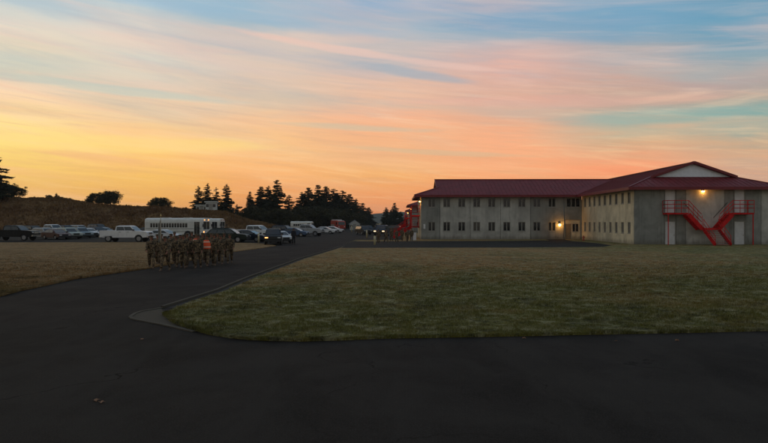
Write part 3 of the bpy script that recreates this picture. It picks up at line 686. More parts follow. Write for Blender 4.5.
# ---- red fire stairs: x along the wall, -y away from it
def fire_stair(label):
    r = empty('fire_stair'); tag(r, label, 'stairs', 'red steel fire stairs on the barracks ends')
    dl, dr = -3.65, 3.65      # door centres
    zt, zm = 3.40, 1.80; dep = 1.25
    for sg, c_ in ((-1, dl), (1, dr)):
        a, z = sorted((c_-sg*-.85, c_+sg*-1.35));
        q = MB(); q.box(a, z, -dep, -.02, zt-.16, zt); q.build('landing', REDSTEEL, r)
        q = MB(); xo = c_+sg*.75
        for px_ in (xo,): q.box(px_-.038, px_+.038, -dep+.02, -dep+.10, 0, zt-.163)
        q.build('post', REDSTEEL, r)
        # flight down to the middle landing
        xs = c_+sg*-1.353; xe = sg*.85; n = 9
        for yy in (-dep+.03, -.10):
            q = MB(); q.bar((xs, yy, zt-.14), (xe, yy, zm-.12), .05, .42); q.build('stringer', REDSTEEL, r)
        for i in range(n-1):
            t = (i+1)/n; x_ = xs+(xe-xs)*t; zz = zt+(zm-zt)*t
            q = MB(); q.box(x_-.13, x_+.13, -dep+.06, -.13, zz-.04, zz); q.build('tread', REDSTEEL, r)
        # railing: landing, then flight
        q = MB(); R0 = .036
        ox = c_+sg*.85
        for hh in (1.3, .9, .5):
            q.tube([(ox, -.05, zt+hh), (ox, -dep+.03, zt+hh), (xs, -dep+.03, zt+hh)], R0, 6)
            q.tube([(xs, -dep+.03, zt+hh-(0 if hh > 1 else .0)), (xe+sg*.1, -dep+.03, zm+hh+.15)], R0, 6)
        for t in (0, .33, .66, 1): xx = ox+(xs-ox)*t; q.tube([(xx, -dep+.03, zt), (xx, -dep+.03, zt+1.3)], .03, 6)
        q.tube([(ox, -.05, zt), (ox, -.05, zt+1.3)], .03, 6)
        for t in (.33, .66, .97): xx = xs+(xe-xs)*t; zz = zt+(zm-zt)*t; q.tube([(xx, -dep+.03, zz-.1), (xx, -dep+.03, zz+1.3)], .026, 6)
        q.build('railing', REDSTEEL, r)
        q = MB(); q.tube([(xs, -.07, zt+1.1), (xe, -.07, zm+1.1)], .028, 6); q.build('handrail', BLACKP, r)
    q = MB(); q.box(-.85, .85, -dep, -.02, zm-.18, zm); q.build('landing', REDSTEEL, r)
    # lower flight toward the viewer
    n = 10; ys, ye = -dep-.003, -dep-2.55
    for sx in (-.78, .78):
        q = MB(); q.bar((sx, ys, zm-.10), (sx, ye, .10), .06, .44); q.build('stringer', REDSTEEL, r)
        q = MB()
        for hh in (.95, .5): q.tube([(sx, ys, zm+hh), (sx, ye, hh+.05)], .028, 6)
        for t in (.02, .5, .98): q.tube([(sx, ys+(ye-ys)*t, zm*(1-t)), (sx, ys+(ye-ys)*t, zm*(1-t)+.97)], .028, 6)
        q.build('railing', REDSTEEL, r)
    for i in range(n-1):
        t = (i+1)/n; yy = ys+(ye-ys)*t; zz = zm*(1-t)
        q = MB(); q.box(-.745, .745, yy-.13, yy+.13, zz-.045, zz); q.build('tread', mat('tread_steel', (.33,.10,.09), .5, .2, 5), r)
    return r
st = fire_stair('pair of red steel fire stairs meeting in a Y on the lamp-lit gable wall, right')
p = bframe(Wl+(gu(668)+gu(736))/2, W0-.02); st.location = (p[0], p[1], 0); st.rotation_euler = (0, 0, -TH)
for (bx_, by_, lb) in ((LWX-.02, (LWY+LWB)/2, 'red steel fire stairs on the left end of the nearest barracks wing'),
                      (3.08, 146.5, 'red fire stairs on the second barracks, half hidden behind the nearer red stairs'),
                      (3.58, 211.5, 'red fire stairs on the farthest barracks, hardly showing beyond the others')):
    s2 = copy_tree(st); s2['label'] = lb; p = bframe(bx_, by_); s2.location = (p[0], p[1], 0); s2.rotation_euler = (0, 0, -TH-R(90))

# hydrant, utility box, bollards
def hydrant(px, py, label):
    x, y = g(px, py); r = empty('fire_hydrant', (x, y, LZ)); tag(r, label, 'hydrant')
    q = MB(); q.tube([(0,0,0),(0,0,.08),(0,0,.081),(0,0,.55),(0,0,.66)], [.16,.16,.10,.10,.05], 10); q.build('body', mat('hydrant_red', (.35,.06,.03), .5, .15, 8), r)
    q = MB(); q.tube([(-.18,0,.42),(.18,0,.42)], .05, 8); q.build('outlet', MC['hydrant_red'], r)
    return r
hydrant(583.5, 241.2, 'small dark red fire hydrant near the inner corner of the barracks')
q = MB(); q.box(-.35,.35,-.3,.3,0,.95); q.box(-.38,.38,-.33,.33,.953,1.0)
o = q.build('utility_box', mat('white_cabinet', (.6,.58,.6), .5, .08, 4), bevel=.01); o.location = (at(413.5, 84), 84, .05); tag(o, 'white utility cabinet standing under the red stairs by the barracks corner', 'cabinet')
def bollard(px, py, h, label, grp=None):
    x, y = g(px, py); r = empty('bollard', (x, y, 0)); tag(r, label, 'bollard', grp)
    q = MB(); q.tube([(0,0,0),(0,0,h-.06),(0,0,h-.02),(0,0,h)], [.11,.11,.09,.03], 12); q.build('post', CREAMP, r)
    q = MB(); q.tube([(0,0,h*.72),(0,0,h*.80)], [.113,.113], 12); q.build('band', mat('band_white', (.7,.7,.66), .5, .05, 5), r)
for a in ((366.8,238.4,1.25,'cream bollard at the road edge beside the vehicle with lit headlights'), (374.8,245.4,1.0,'cream bollard on the lawn corner in front of the lit headlights'),
          (258.7,243.2,1.15,'cream bollard between the green wagon and the dark car with the amber light'), (351.6,232.6,1.6,'left cream post in front of the small white shed'), (356.2,232.4,1.6,'right cream post in front of the small white shed')):
    bollard(*a, 'cream painted posts by the road')

# ------------------------------------------------------------------ vehicles (x forward, y left)
def wheel(parent, x, y, r_, w_=.22):
    q = MB(); q.tube([(x, y-w_/2, r_), (x, y-w_/2+.03, r_), (x, y+w_/2-.03, r_), (x, y+w_/2, r_)], [r_*.9, r_, r_, r_*.9], 20); t = q.build('wheel', TYRE, parent)
    s_ = 1 if y > 0 else -1
    q = MB(); q.tube([(x, y+s_*(w_/2-.02), r_), (x, y+s_*(w_/2+.012), r_)], [r_*.62, r_*.60], 16)
    for k in range(5):
        an = 2*math.pi*k/5; q.bar((x, y+s_*(w_/2+.02), r_), (x+math.cos(an)*r_*.56, y+s_*(w_/2+.014), r_+math.sin(an)*r_*.56), .03, .05)
    q.build('rim', RIM, t)
def archline(x, r_, z0, n=7):
    """points of a wheel arch along the bottom edge, going +x"""
    return [(x + r_*1.16*math.cos(math.pi*(1-i/n)), max(z0, r_ + r_*1.16*math.sin(math.pi*(1-i/n)))) for i in range(n+1)]
def car(name, label, cat, kind, pm, loc, yaw, group='cars parked in the lot', lit=None, sc=1.0, glass=None):
    r = empty(name, (loc[0], loc[1], .010), yaw); r.scale = (sc, sc, sc); tag(r, label, cat, group)
    K = {'sedan':  dict(L=4.7, w=1.8, zb=.28, belt=.94, top=1.45, hood=.88, fx=2.33, cab=(1.30, .42, -1.05, -1.95), wr=.32, wb=1.38, deck=.98),
         'wagon':  dict(L=4.8, w=1.84, zb=.30, belt=1.0, top=1.60, hood=.98, fx=2.38, cab=(1.30, .55, -1.75, -2.30), wr=.35, wb=1.40, deck=1.0),
         'suv':    dict(L=4.9, w=1.92, zb=.38, belt=1.12, top=1.80, hood=1.08, fx=2.43, cab=(1.3, .66, -1.95, -2.38), wr=.38, wb=1.42, deck=1.12),
         'van':    dict(L=5.1, w=1.95, zb=.32, belt=1.10, top=1.88, hood=1.02, fx=2.5, cab=(1.75, .95, -2.3, -2.5), wr=.35, wb=1.5, deck=1.1),
         'pickup': dict(L=5.9, w=2.0, zb=.54, belt=1.36, top=2.0, hood=1.34, fx=2.9, cab=(1.42, .80, -.98, -1.05), wr=.43, wb=1.85, deck=1.40)}[kind]
    L, w_, zb, belt, top, hood, fx, cab, wr, wb = [K[k_] for k_ in ('L','w','zb','belt','top','hood','fx','cab','wr','wb')]
    rx = -L/2; deck = K['deck']
    bot = [(rx+.04, zb+.06)] + archline(-wb, wr, zb) + archline(wb, wr, zb) + [(fx-.05, zb+.05)]
    top_ = [(fx, zb+.22), (fx, hood-.26), (fx-.05, hood-.13), (fx-.20, hood-.05), (fx-.6, hood+.0), (cab[0], belt)]
    if kind == 'pickup': top_ += [(cab[3], belt), (cab[3]-.001, .78), (rx+.06, .78), (rx, .76)]
    else: top_ += [(cab[3], deck), (rx+.12, deck-.02), (rx, deck-.14), (rx, zb+.2)]
    hwd = w_/2
    q = MB(); poly = bot+top_
    q.prism(poly, -hwd, hwd, .035, .10)
    # greenhouse: roof and pillars
    g0, g1, g2, g3 = cab; rz = top
    def sec(z, t): return (g0+(g1-g0)*t, g3+(g2-g3)*t, hwd-.05-.15*t)
    a, b_, c_ = sec(belt, 0); a2, b2, c2 = sec(top, 1)
    ring = [(a, -c_, belt-.02), (a, c_, belt-.02), (b_, c_, belt-.02), (b_, -c_, belt-.02)]
    ring2 = [(a2, -c2, top-.09), (a2, c2, top-.09), (b2, c2, top-.09), (b2, -c2, top-.09)]
    ring3 = [(a2-.28, -c2+.16, top), (a2-.28, c2-.16, top), (b2+.3, c2-.16, top), (b2+.3, -c2+.16, top)]
    q.loft([ring, ring2, ring3])
    if kind == 'pickup':   # bed walls
        q.box(rx+.02, cab[3]+.02, hwd-.16, hwd-.04, .775, deck); q.box(rx+.02, cab[3]+.02, -hwd+.04, -hwd+.16, .775, deck); q.box(rx, rx+.09, -hwd+.16, hwd-.16, .775, deck)
    if kind == 'wagon' or kind == 'suv':
        for y_ in (-.55, .55): q.box(b2+.25, a2-.3, y_-.02, y_+.02, top+.002, top+.05)
    q.build('body', pm, r)
    # glass
    gm = glass or CARGLASS
    def pane(nm, pts, out):
        n = (Vector(pts[1])-Vector(pts[0])).cross(Vector(pts[2])-Vector(pts[0])).normalized()
        if n.dot(Vector(out)) < 0: n = -n
        cc = sum((Vector(p) for p in pts), Vector())/len(pts); P = [cc+(Vector(p)-cc)+n*.012 for p in pts]; Q = [p-n*.01 for p in P]
        qq = MB(); m_ = len(P); qq.add(P+Q, [tuple(range(m_)), tuple(range(2*m_-1, m_-1, -1))]+[(i, i+m_, (i+1)%m_+m_, (i+1)%m_) for i in range(m_)]); qq.build(nm, gm, r)
    def lp(p, q_, t): return tuple(p[i]+(q_[i]-p[i])*t for i in range(3))
    F0, F1, F2, F3 = ring[0], ring[1], ring2[1], ring2[0]
    def quadin(A, B, C, D, m0, m1, n0, n1):
        """sub-rectangle of the quad A(bottom-left) B(bottom-right) C(top-right) D(top-left)"""
        f = lambda s_, t_: lp(lp(A, B, s_), lp(D, C, s_), t_)
        return [f(m0, n0), f(m1, n0), f(m1, n1), f(m0, n1)]
    pane('windshield', quadin(ring[0], ring[1], ring2[1], ring2[0], .06, .94, .08, .95), (1,0,.5))
    pane('rear_window', quadin(ring[3], ring[2], ring2[2], ring2[3], .08, .92, .12, .92), (-1,0,.5))
    nwin = {'sedan': 2, 'wagon': 3, 'suv': 3, 'van': 3, 'pickup': 2}[kind]
    for sg in (1, -1):
        A = ring[2] if sg > 0 else ring[3]; B = ring[1] if sg > 0 else ring[0]; C = ring2[1] if sg > 0 else ring2[0]; D = ring2[2] if sg > 0 else ring2[3]
        for k_ in range(nwin):
            s0 = .05+(.90/nwin)*k_+.012; s1 = .05+(.90/nwin)*(k_+1)-.012
            pane('side_window', quadin(A, B, C, D, s0, s1, .12, .90), (0, sg, .2))
        for xx in ((wb, sg*(hwd-.12)), (-wb, sg*(hwd-.12))): wheel(r, xx[0], xx[1], wr)
        q = MB(); q.box(fx-.16, fx+.012, *sorted((sg*(hwd-.46), sg*(hwd-.09))), hood-.33, hood-.19); o = q.build('headlight', (LITL if lit == 'head' else AMBER if (lit == 'amber' and sg < 0) else HEADL), r, bevel=.02)
        if lit and not (lit == 'amber' and sg > 0):
            ld = bpy.data.lights.new('headlight_beam', 'SPOT'); ld.energy = 25 if lit == 'head' else 8; ld.color = (1,.72,.42); ld.spot_size = R(70); ld.spot_blend = .6; ld.shadow_soft_size = .08
            lo = bpy.data.objects.new('headlight_beam', ld); col.objects.link(lo); lo.parent = o; lo.location = (fx+.1, sg*(hwd-.27), hood-.27); lo.rotation_euler = (R(84), 0, R(-90))
        q = MB(); q.box(rx-.012, rx+.06, *sorted((sg*(hwd-.30), sg*(hwd-.07))), deck-.34, deck-.12); q.build('tail_light', TAILL, r)
        q = MB(); q.box(g0-.28, g0-.10, *sorted((sg*(hwd-.05), sg*(hwd+.16))), belt+.03, belt+.19); q.build('wing_mirror', pm if kind != 'pickup' else BLACKP, r, bevel=.02)
        for k_ in range(2 if kind != 'van' else 3):
            xx = g0-.85-1.0*k_
            if xx < g3+.1: continue
            q = MB(); q.box(xx-.08, xx+.08, *sorted((sg*(hwd-.004), sg*(hwd+.022))), belt-.16, belt-.12); q.build('door_handle', BLACKP, r)
            q = MB(); q.box(xx-.17, xx-.155, *sorted((sg*(hwd-.01), sg*(hwd+.003))), zb+.14, belt-.05); q.build('door_gap', BLACKP, r)
    q = MB(); q.box(fx-.05, fx+.02, -hwd*.48, hwd*.48, hood-.40, hood-.16); q.build('grille', CHROME if kind == 'pickup' else BLACKP, r, bevel=.01)
    bm_ = CHROME if kind == 'pickup' else BLACKP
    q = MB(); q.box(fx-.10, fx+.07, -hwd+.06, hwd-.06, zb+.02, zb+.22); q.build('bumper', bm_, r, bevel=.02)
    q = MB(); q.box(rx-.07, rx+.10, -hwd+.06, hwd-.06, zb+.02, zb+.20); q.build('bumper', bm_, r, bevel=.02)
    q = MB(); q.box(-wb+wr*1.3, wb-wr*1.3, -hwd+.02, hwd-.02, zb-.05, zb+.035); q.build('sill', BLACKP, r)
    return r
WHITE = paint('white', (.66,.67,.68)); SILVER = paint('silver', (.34,.35,.36)); BLACK = mat('paint_black', (.006,.0065,.007), .4, .06, 2.5, spec=.22); DGREEN = mat('paint_dark_green', (.010,.020,.015), .4, .06, 2.5, spec=.25)
DBLUE = mat('paint_dark_blue', (.010,.015,.030), .4, .06, 2.5, spec=.25); PBLUE = paint('pale_blue', (.20,.28,.33)); PGREEN = paint('pale_green_silver', (.36,.42,.38)); BLUE2 = paint('blue', (.05,.09,.17)); MAROON = paint('maroon', (.06,.016,.016))
def vy(px, base): return g(px, base)
V = [
 ('pickup_truck','black crew cab pickup with light wheels at the left edge of the lot','pickup','pickup',BLACK,(15,240.8),-4,1.0),
 ('parked_car','silver and maroon wagon just right of the black pickup','car','wagon',SILVER,(45,239.2),-30,1.0),
 ('parked_car','maroon sedan squeezed between silver wagon and pale green hatchback','car','sedan',MAROON,(56,239.6),-34,1.0),
 ('parked_car','pale green silver car, second light car right of the black pickup','car','wagon',PGREEN,(68,239.0),-36,1.0),
 ('parked_car','pale blue wagon parked nose out left of the white pickup','car','wagon',PBLUE,(80,238.2),-38,1.0),
 ('parked_car','white sedan behind the pale blue wagon','car','sedan',WHITE,(88,237.2),-38,1.0),
 ('parked_car','dark blue wagon immediately left of the white pickup tail','car','wagon',DBLUE,(97,236.8),-36,1.0),
 ('parked_car','black SUV with pale roof edge standing in the back row left of the white pickup','car','suv',BLACK,(98,233.6),-30,1.1),
 ('parked_car','dark green wagon in the back row behind the white pickup cab','car','wagon',DGREEN,(114,232.9),-28,1.1),
 ('parked_car','silver van in the back row behind the white pickup bed','car','van',SILVER,(110,231.6),-20,1.1),
 ('parked_car','dark SUV in the second row behind the black pickup hood','car','suv',BLACK,(33,236.6),-28,1.0),
 ('pickup_truck','white pickup in the second row behind the silver and maroon wagon','pickup','pickup',WHITE,(52,235.8),-26,1.0),
 ('parked_car','dark blue SUV in the second row above the pale green silver car','car','suv',DBLUE,(66,235.2),-30,1.0),
 ('parked_car','silver SUV in the second row above the pale blue wagon','car','suv',SILVER,(79,234.6),-30,1.0),
 ('parked_car','black sedan in the second row near the left end of the lot','car','sedan',BLACK,(18,235.8),-28,1.0),
 ('parked_car','silver sedan between the black back row SUV and the white pickup tail','car','sedan',SILVER,(104,235.0),-34,1.0),
 ('pickup_truck','white crew cab pickup at the front of the lot left of the marching soldiers','pickup','pickup',WHITE,(127,242.2),-2,1.0),
 ('parked_car','dark sedan behind the white pickup hood and left of the bus','car','sedan',BLACK,(148,235.5),-20,1.0),
 ('parked_car','white sedan behind the left soldiers, nose to the right','car','sedan',WHITE,(164,240.8),-14,1.0),
 ('parked_car','dark green wagon at the verge right of the marching soldiers','car','wagon',DGREEN,(228,242.6),-4,1.05),
 ('parked_car','dark blue sedan with its nose just past the green wagon','car','sedan',DBLUE,(249,242.0),-14,1.0),
 ('pickup_truck','white pickup with tall cab right of the green wagon','pickup','pickup',WHITE,(256,240.0),-16,1.0),
 ('parked_car','white sedan tucked right behind the dark car with the amber light','car','sedan',WHITE,(280,243.0),-62,.95),
 ('parked_car','dark blue SUV in the row behind the white pickup with tall cab','car','suv',DBLUE,(284,235.6),-20,1.0),
 ('pickup_truck','silver pickup parked along the road behind the dark standing figure','pickup','pickup',SILVER,(307,236.2),-14,1.0),
 ('parked_car','deep blue sedan left of the silver pickup bed','car','sedan',BLUE2,(295,236.8),-14,1.0),
 ('parked_car','white sedan right of the silver pickup, left one of two','car','sedan',WHITE,(325,234.0),-12,1.0),
 ('parked_car','white sedan farthest right along the road, in front of the red fire engine','car','sedan',WHITE,(333,233.2),-12,1.0),
 ('parked_car','black SUV left of the cream bollard at the road end','car','suv',BLACK,(363.5,234.9),-66,.95),
 ('parked_car','black van with its back to the row, left of the black SUV','car','van',BLACK,(367.6,234.0),-70,.9),
]
for nm, lb, ct, kd, pm, (px, py), yw, sc_ in V:
    x, y = g(px, py); car(nm, lb, ct, kd, pm, (x, y), R(yw), sc=sc_)
x, y = g(271, 245.2); car('parked_car', 'black SUV facing the camera with one amber light lit', 'car', 'suv', BLACK, (x, y+1.5), R(-82), lit='amber', sc=.95, glass=CARGLASS)
x, y = g(377, 236.4); car('parked_car', 'dark SUV with both headlights lit, coming round by the red stairs', 'car', 'suv', DBLUE, (x+.8, y+1), R(-100+0), 'cars near the barracks end', lit='head', sc=1.05)
x, y = g(392, 232.5); car('parked_car', 'brown wagon beyond the dark SUV with lit headlights', 'car', 'wagon', paint('brown', (.10,.07,.05)), (x, y), R(170), 'cars near the barracks end')

def bus(label, loc, yaw, L=11.0, sc=1.0, nwin=14, grp='white buses in the lot', lit=False):
    r = empty('bus', (loc[0], loc[1], .010), yaw); r.scale = (sc,)*3; tag(r, label, 'bus', grp)
    w_ = 1.22; h = 3.0
    def sec(x, k_=1.0, dz=0): return [(x, y*k_, z+dz) for y, z in ((-w_, .55), (-w_, 2.45), (-w_*.93, 2.78), (-w_*.72, 2.95), (-w_*.3, 3.03), (w_*.3, 3.03), (w_*.72, 2.95), (w_*.93, 2.78), (w_, 2.45), (w_, .55))]
    q = MB(); q.loft([sec(-L/2, .94), sec(-L/2+.15), sec(L/2-.5), sec(L/2-.1, .97), sec(L/2, .90, -.05)]); q.build('body', mat('bus_white', (.62,.62,.58), .4, .08, 1.5), r)
    for sg in (-1, 1):
        x0_ = -L/2+.9; st_ = (L-3.3)/nwin
        for k_ in range(nwin):
            q = MB(); q.box(x0_+st_*k_+.05, x0_+st_*(k_+1)-.05, *sorted((sg*w_, sg*(w_+.012))), 1.62, 2.25); q.build('side_window', CARGLASS, r)
        q = MB(); q.box(-L/2+.2, L/2-.3, *sorted((sg*w_, sg*(w_+.02))), 1.42, 1.47); q.box(-L/2+.2, L/2-.3, *sorted((sg*w_, sg*(w_+.02))), 1.02, 1.06); q.build('rub_rail', BLACKP, r)
        for xx in (L/2-2.35, -L/2+2.6): 
            wheel(r, xx, sg*(w_-.13), .5, .28)
            q = MB(); q.tube([(xx, sg*(w_-.0), .52), (xx, sg*(w_+.008), .52)], .62, 20); q.build('wheel_arch', BLACKP, r)
        for xx in (.25,): 
            q = MB(); q.box(L/2-.02, L/2+.03, *sorted((sg*.72, sg*1.0)), .85, 1.08); q.build('headlight', AMBER if lit else HEADL, r, bevel=.02)
        for k_ in (0, 1):
            q = MB(); q.box(L/2-.02, L/2+.03, *sorted((sg*(.45+.25*k_), sg*(.60+.25*k_))), 2.68, 2.78); q.build('marker_light', AMBER if lit else TAILL, r)
        q = MB(); q.box(L/2-.02, L/2+.012, *sorted((sg*.05, sg*.98)), 1.35, 2.45); q.build('windshield', CARGLASS, r)
        q = MB(); q.box(L/2+.1, L/2+.2, *sorted((sg*(w_+.1), sg*(w_+.32))), 1.7, 2.1); q.bar((L/2-.1, sg*w_, 2.3), (L/2+.15, sg*(w_+.2), 2.05), .03, .03); q.build('wing_mirror', BLACKP, r)
    q = MB(); q.box(L/2-1.35, L/2-.5, -w_-.014, -w_, .6, 2.45); d = q.build('door', CARGLASS, r)
    q = MB(); q.box(L/2-.95, L/2-.90, -w_-.022, -w_-.015, .6, 2.45); q.build('door_frame', FRAME, d)
    q = MB(); q.box(L/2-.05, L/2+.14, -1.12, 1.12, .5, .78); q.build('bumper', BLACKP, r, bevel=.02)
    q = MB(); q.box(-2.2, -1.2, -.5, .5, 3.03, 3.10); q.box(1.2, 2.2, -.5, .5, 3.03, 3.10); q.build('roof_hatch', MC['bus_white'], r)
    return r
x, y = g(173, 238.6); bus('long white bus with a row of dark windows parked behind the soldiers', (x+.2, y+1.4), R(-10), L=9.3, lit=True)
x, y = g(210, 237.0); bus('second white bus whose front shows right of the long bus', (x-3.2, y+4.5), R(-6), L=8.5, nwin=9)
x, y = g(299, 231.6); 
def box_truck(name, label, cat, loc, yaw, cabm, boxm, grp=None, L=7.5, stripes=None):
    r = empty(name, (loc[0], loc[1], .010), yaw); tag(r, label, cat, grp)
    w_ = 1.2
    q = MB(); q.prism([(L/2-2.2,.55),(L/2,.55),(L/2,1.5),(L/2-.25,2.5),(L/2-.5,2.7),(L/2-2.2,2.7)], -w_, w_, .03, .08); q.build('cab', cabm, r)
    q = MB(); q.box(-L/2, L/2-2.25, -w_, w_, .75, 2.85); q.build('body', boxm, r, bevel=.04)
    q = MB(); q.box(-L/2+.1, L/2-2.4, -w_*.8, w_*.8, 2.86, 3.1); q.build('roof_rack', stripes or WHITE, r, bevel=.03)
    for sg in (-1, 1):
        q = MB(); q.box(L/2-1.5, L/2-.6, *sorted((sg*w_, sg*(w_+.015))), 1.6, 2.35); q.build('side_window', CARGLASS, r)
        for k_ in range(4): q = MB(); x_ = -L/2+.25+k_*(L-2.9)/4; q.box(x_, x_+(L-2.9)/4-.12, *sorted((sg*w_, sg*(w_+.02))), .95, 1.75); q.build('locker_door', FRAME, r)
        for xx in (L/2-1.1, -L/2+1.7): wheel(r, xx, sg*(w_-.13), .5, .28)
        q = MB(); q.box(L/2-.02, L/2+.03, *sorted((sg*.7, sg*1.0)), .95, 1.2); q.build('headlight', HEADL, r)
    q = MB(); q.quad((L/2+.012-.0,-1.0,1.55),(L/2+.012,1.0,1.55),(L/2-.22,1.0,2.42),(L/2-.22,-1.0,2.42)); q.build('windshield', CARGLASS, r)
    q = MB(); q.box(L/2-.9, L/2-.6, -.9, .9, 2.703, 2.85); q.build('light_bar', stripes or WHITE, r)
    return r
RED = paint('fire_red', (.38,.045,.025)); TANR = paint('tan_red', (.22,.10,.06))
x, y = g(302, 231.4); bus('far bus with a pale roof, beyond the silver pickup', (x, y), R(-8), L=6.6, sc=.85, grp='white buses in the lot', nwin=5)
x, y = g(337, 230.6); box_truck('fire_engine', 'red fire engine parked beyond the two white sedans', 'fire engine', (x, y+4), R(-66), RED, RED, L=6.2)

# shed beyond the lot, hut on the berm
def hut(name, label, cat, loc, yaw, w_, d_, h, rise, wm, rm, flat=False):
    r = empty(name, loc, yaw); tag(r, label, cat)
    q = MB(); q.box(-w_/2, w_/2, -d_/2, d_/2, -.6, h); q.build('wall', wm, r)
    q = MB()
    if flat: q.box(-w_/2-.3, w_/2+.3, -d_/2-.3, d_/2+.3, h+.003, h+.3)
    else:
        q2 = MB(); q2.add([(-w_/2, -d_/2, h), (w_/2, -d_/2, h), (0, -d_/2, h+rise), (-w_/2, d_/2, h), (w_/2, d_/2, h), (0, d_/2, h+rise)], [(0,1,2),(5,4,3),(0,3,4,1),(1,4,5,2),(2,5,3,0)]); q2.build('gable', wm, r)
        for sg in (-1, 1): q.slab([(sg*(w_/2+.3), -d_/2-.3, h-.12), (0, -d_/2-.3, h+rise+.14), (0, d_/2+.3, h+rise+.14), (sg*(w_/2+.3), d_/2+.3, h-.12)], .1)
    q.build('roof', rm, r)
    q = MB(); q.box(-.5, .5, -d_/2-.03, -d_/2-.002, -.3 if flat else 0, 1.9); q.build('door', FRAME, r)
    for sx in (-1, 1): q = MB(); q.box(sx*w_*.33-.35, sx*w_*.33+.35, -d_/2-.03, -d_/2-.002, h*.45, h*.8); q.build('window', GLASS, r)
    return r
WALLW = mat('shed_white', (.50,.52,.50), .7, .1, 2); SHR = mat('shed_roof', (.30,.33,.36), .6, .1, 2)
hut('shed', 'small white gabled shed at the far end of the road', 'shed', (at(354.6,190), 190, 0), R(4), 2.9, 4, 1.9, 1.0, WALLW, SHR)
Yh = 172
hut('hut', 'white flat roofed hut on top of the brown bank below the pines', 'hut', (at(211.5,Yh), Yh, hgt(at(211.5,Yh), Yh)-.1), R(8), 2.7, 3, 2.3, 0, WALLW, WALLW, True)
hut('shelter', 'low pale shelter left of the white hut on the bank', 'shelter', (at(203.5,Yh+6), Yh+6, hgt(at(203.5,Yh+6), Yh+6)-.4), R(-4), 3.2, 3, 1.8, 0, WALLW, WALLW, True)

# ------------------------------------------------------------------ trees
def conifer_mesh(seed, h, sparse=0.0):
    rnd = np.random.RandomState(seed); tri = []; wood = MB()
    wood.tube([(0,0,-1),(.03*h*.2,0,h*.35),(0,.02*h*.2,h*.7),(0,0,h)], [h*.018,h*.013,h*.008,.02], 7)
    z = h*(.06+.10*sparse)
    while z < h*.985:
        t = z/h; spread = h*.30*(1-t)**.70*(.6+.6*rnd.rand())*(1-.35*max(0,(.22-t)/.22)) + .18
        nb = int(4+4*(1-t)+2*rnd.rand())
        if rnd.rand() < sparse*.5: nb = max(1, nb-2)
        for k_ in range(nb):
            an = rnd.rand()*2*np.pi; L = spread*(.5+.75*rnd.rand()); up = .30-.45*(1-t)+.2*rnd.randn()*.5
            dr = np.array([math.cos(an), math.sin(an), up*.6]); tip = np.array([0,0,z])+dr*L
            if L > .8: wood.tube([(0,0,z), tuple(np.array([0,0,z])+dr*L*.8)], [.035*L*.5, .012], 4, cap=False)
            n = int(9+L*17)
            for i in range(n):
                s_ = .12+.9*(i+rnd.rand())/n
                p_ = np.array([0,0,z])+dr*L*s_ + rnd.randn(3)*np.array([.15,.15,.13])*L*.55*(1.05-s_*.55)
                p_[2] -= .10*L*s_*s_
                sz = (.20+.28*rnd.rand())*(.6+.5*(1-t))*(h/14)**.5
                for q_ in range(2):
                    d1 = dr+rnd.randn(3)*.6; d1 /= np.linalg.norm(d1); d2 = np.cross(d1, rnd.randn(3)); d2 /= np.linalg.norm(d2)+1e-6
                    tri.append([p_-d1*sz*.5+d2*sz*.42, p_-d1*sz*.5-d2*sz*.42, p_+d1*sz*1.3])
        z += h*(.020+.016*rnd.rand())*(1+.7*sparse)
    return np.array(tri), wood
def broad_mesh(seed, h, w_):
    rnd = np.random.RandomState(seed); tri = []; wood = MB()
    for k_ in range(3): 
        a = rnd.rand()*6.28; wood.tube([(0,0,-1),(math.cos(a)*w_*.05,math.sin(a)*w_*.05,h*.3),(math.cos(a)*w_*.25,math.sin(a)*w_*.25,h*.75)], [h*.03,h*.022,.02], 6)
    cl = []
    for k_ in range(46):
        a = rnd.rand()*6.28; r_ = w_*.42*rnd.rand()**.6; zz = h*(.25+.62*rnd.rand()); zz = min(zz, h*(.95-.5*(r_/(w_*.5))**2)); cl.append((math.cos(a)*r_, math.sin(a)*r_, zz, (.10+.09*rnd.rand())*w_))
    for k_ in range(22):
        a = rnd.rand()*6.28; r_ = w_*.5*(.6+.5*rnd.rand()); cl.append((math.cos(a)*r_, math.sin(a)*r_, h*(.30+.62*rnd.rand()), (.04+.05*rnd.rand())*w_))
    for (x_, y_, z_, r_) in cl:
        for i in range(int(1000*r_/w_)+20):
            d = rnd.randn(3); d /= np.linalg.norm(d); p_ = np.array([x_,y_,z_])+d*r_*(.35+.65*rnd.rand())*np.array([1.15,1.15,.8]); sz = .11+.14*rnd.rand()
            d1 = rnd.randn(3); d1 /= np.linalg.norm(d1); d2 = np.cross(d1, rnd.randn(3)); d2 /= np.linalg.norm(d2)+1e-6
            tri.append([p_-d1*sz, p_+d2*sz*.7, p_+d1*sz*1.1])
    return np.array(tri), wood
def tri_obj(name, tri, m_, parent):
    n = len(tri); me = bpy.data.meshes.new(name); me.vertices.add(3*n); me.vertices.foreach_set('co', tri.ravel()); me.loops.add(3*n); me.loops.foreach_set('vertex_index', np.arange(3*n, dtype=np.int32))
    me.polygons.add(n); me.polygons.foreach_set('loop_start', np.arange(0, 3*n, 3, dtype=np.int32)); me.update(calc_edges=True)
    me.materials.append(m_); o = bpy.data.objects.new(name, me); col.objects.link(o); o.parent = parent; return o
protos = {}
used = {}
def proto(key):
    if key not in protos:
        if key[0] == 'c': tri, wd = conifer_mesh(100+int(key[1:]), 14.0, sparse=(0, .5, .15, .35, 0, .6)[int(key[1:]) % 6]); nm = 'conifer_tree'; m_ = NEEDLE
        else: tri, wd = broad_mesh(200+int(key[1:]), 6.0, 7.0); nm = 'broadleaf_tree'; m_ = LEAF
        r = empty(nm); wd.build('trunk', BARK, r); tri_obj('crown', tri, m_, r); protos[key] = r; used[key] = False
        return r
    return protos[key]
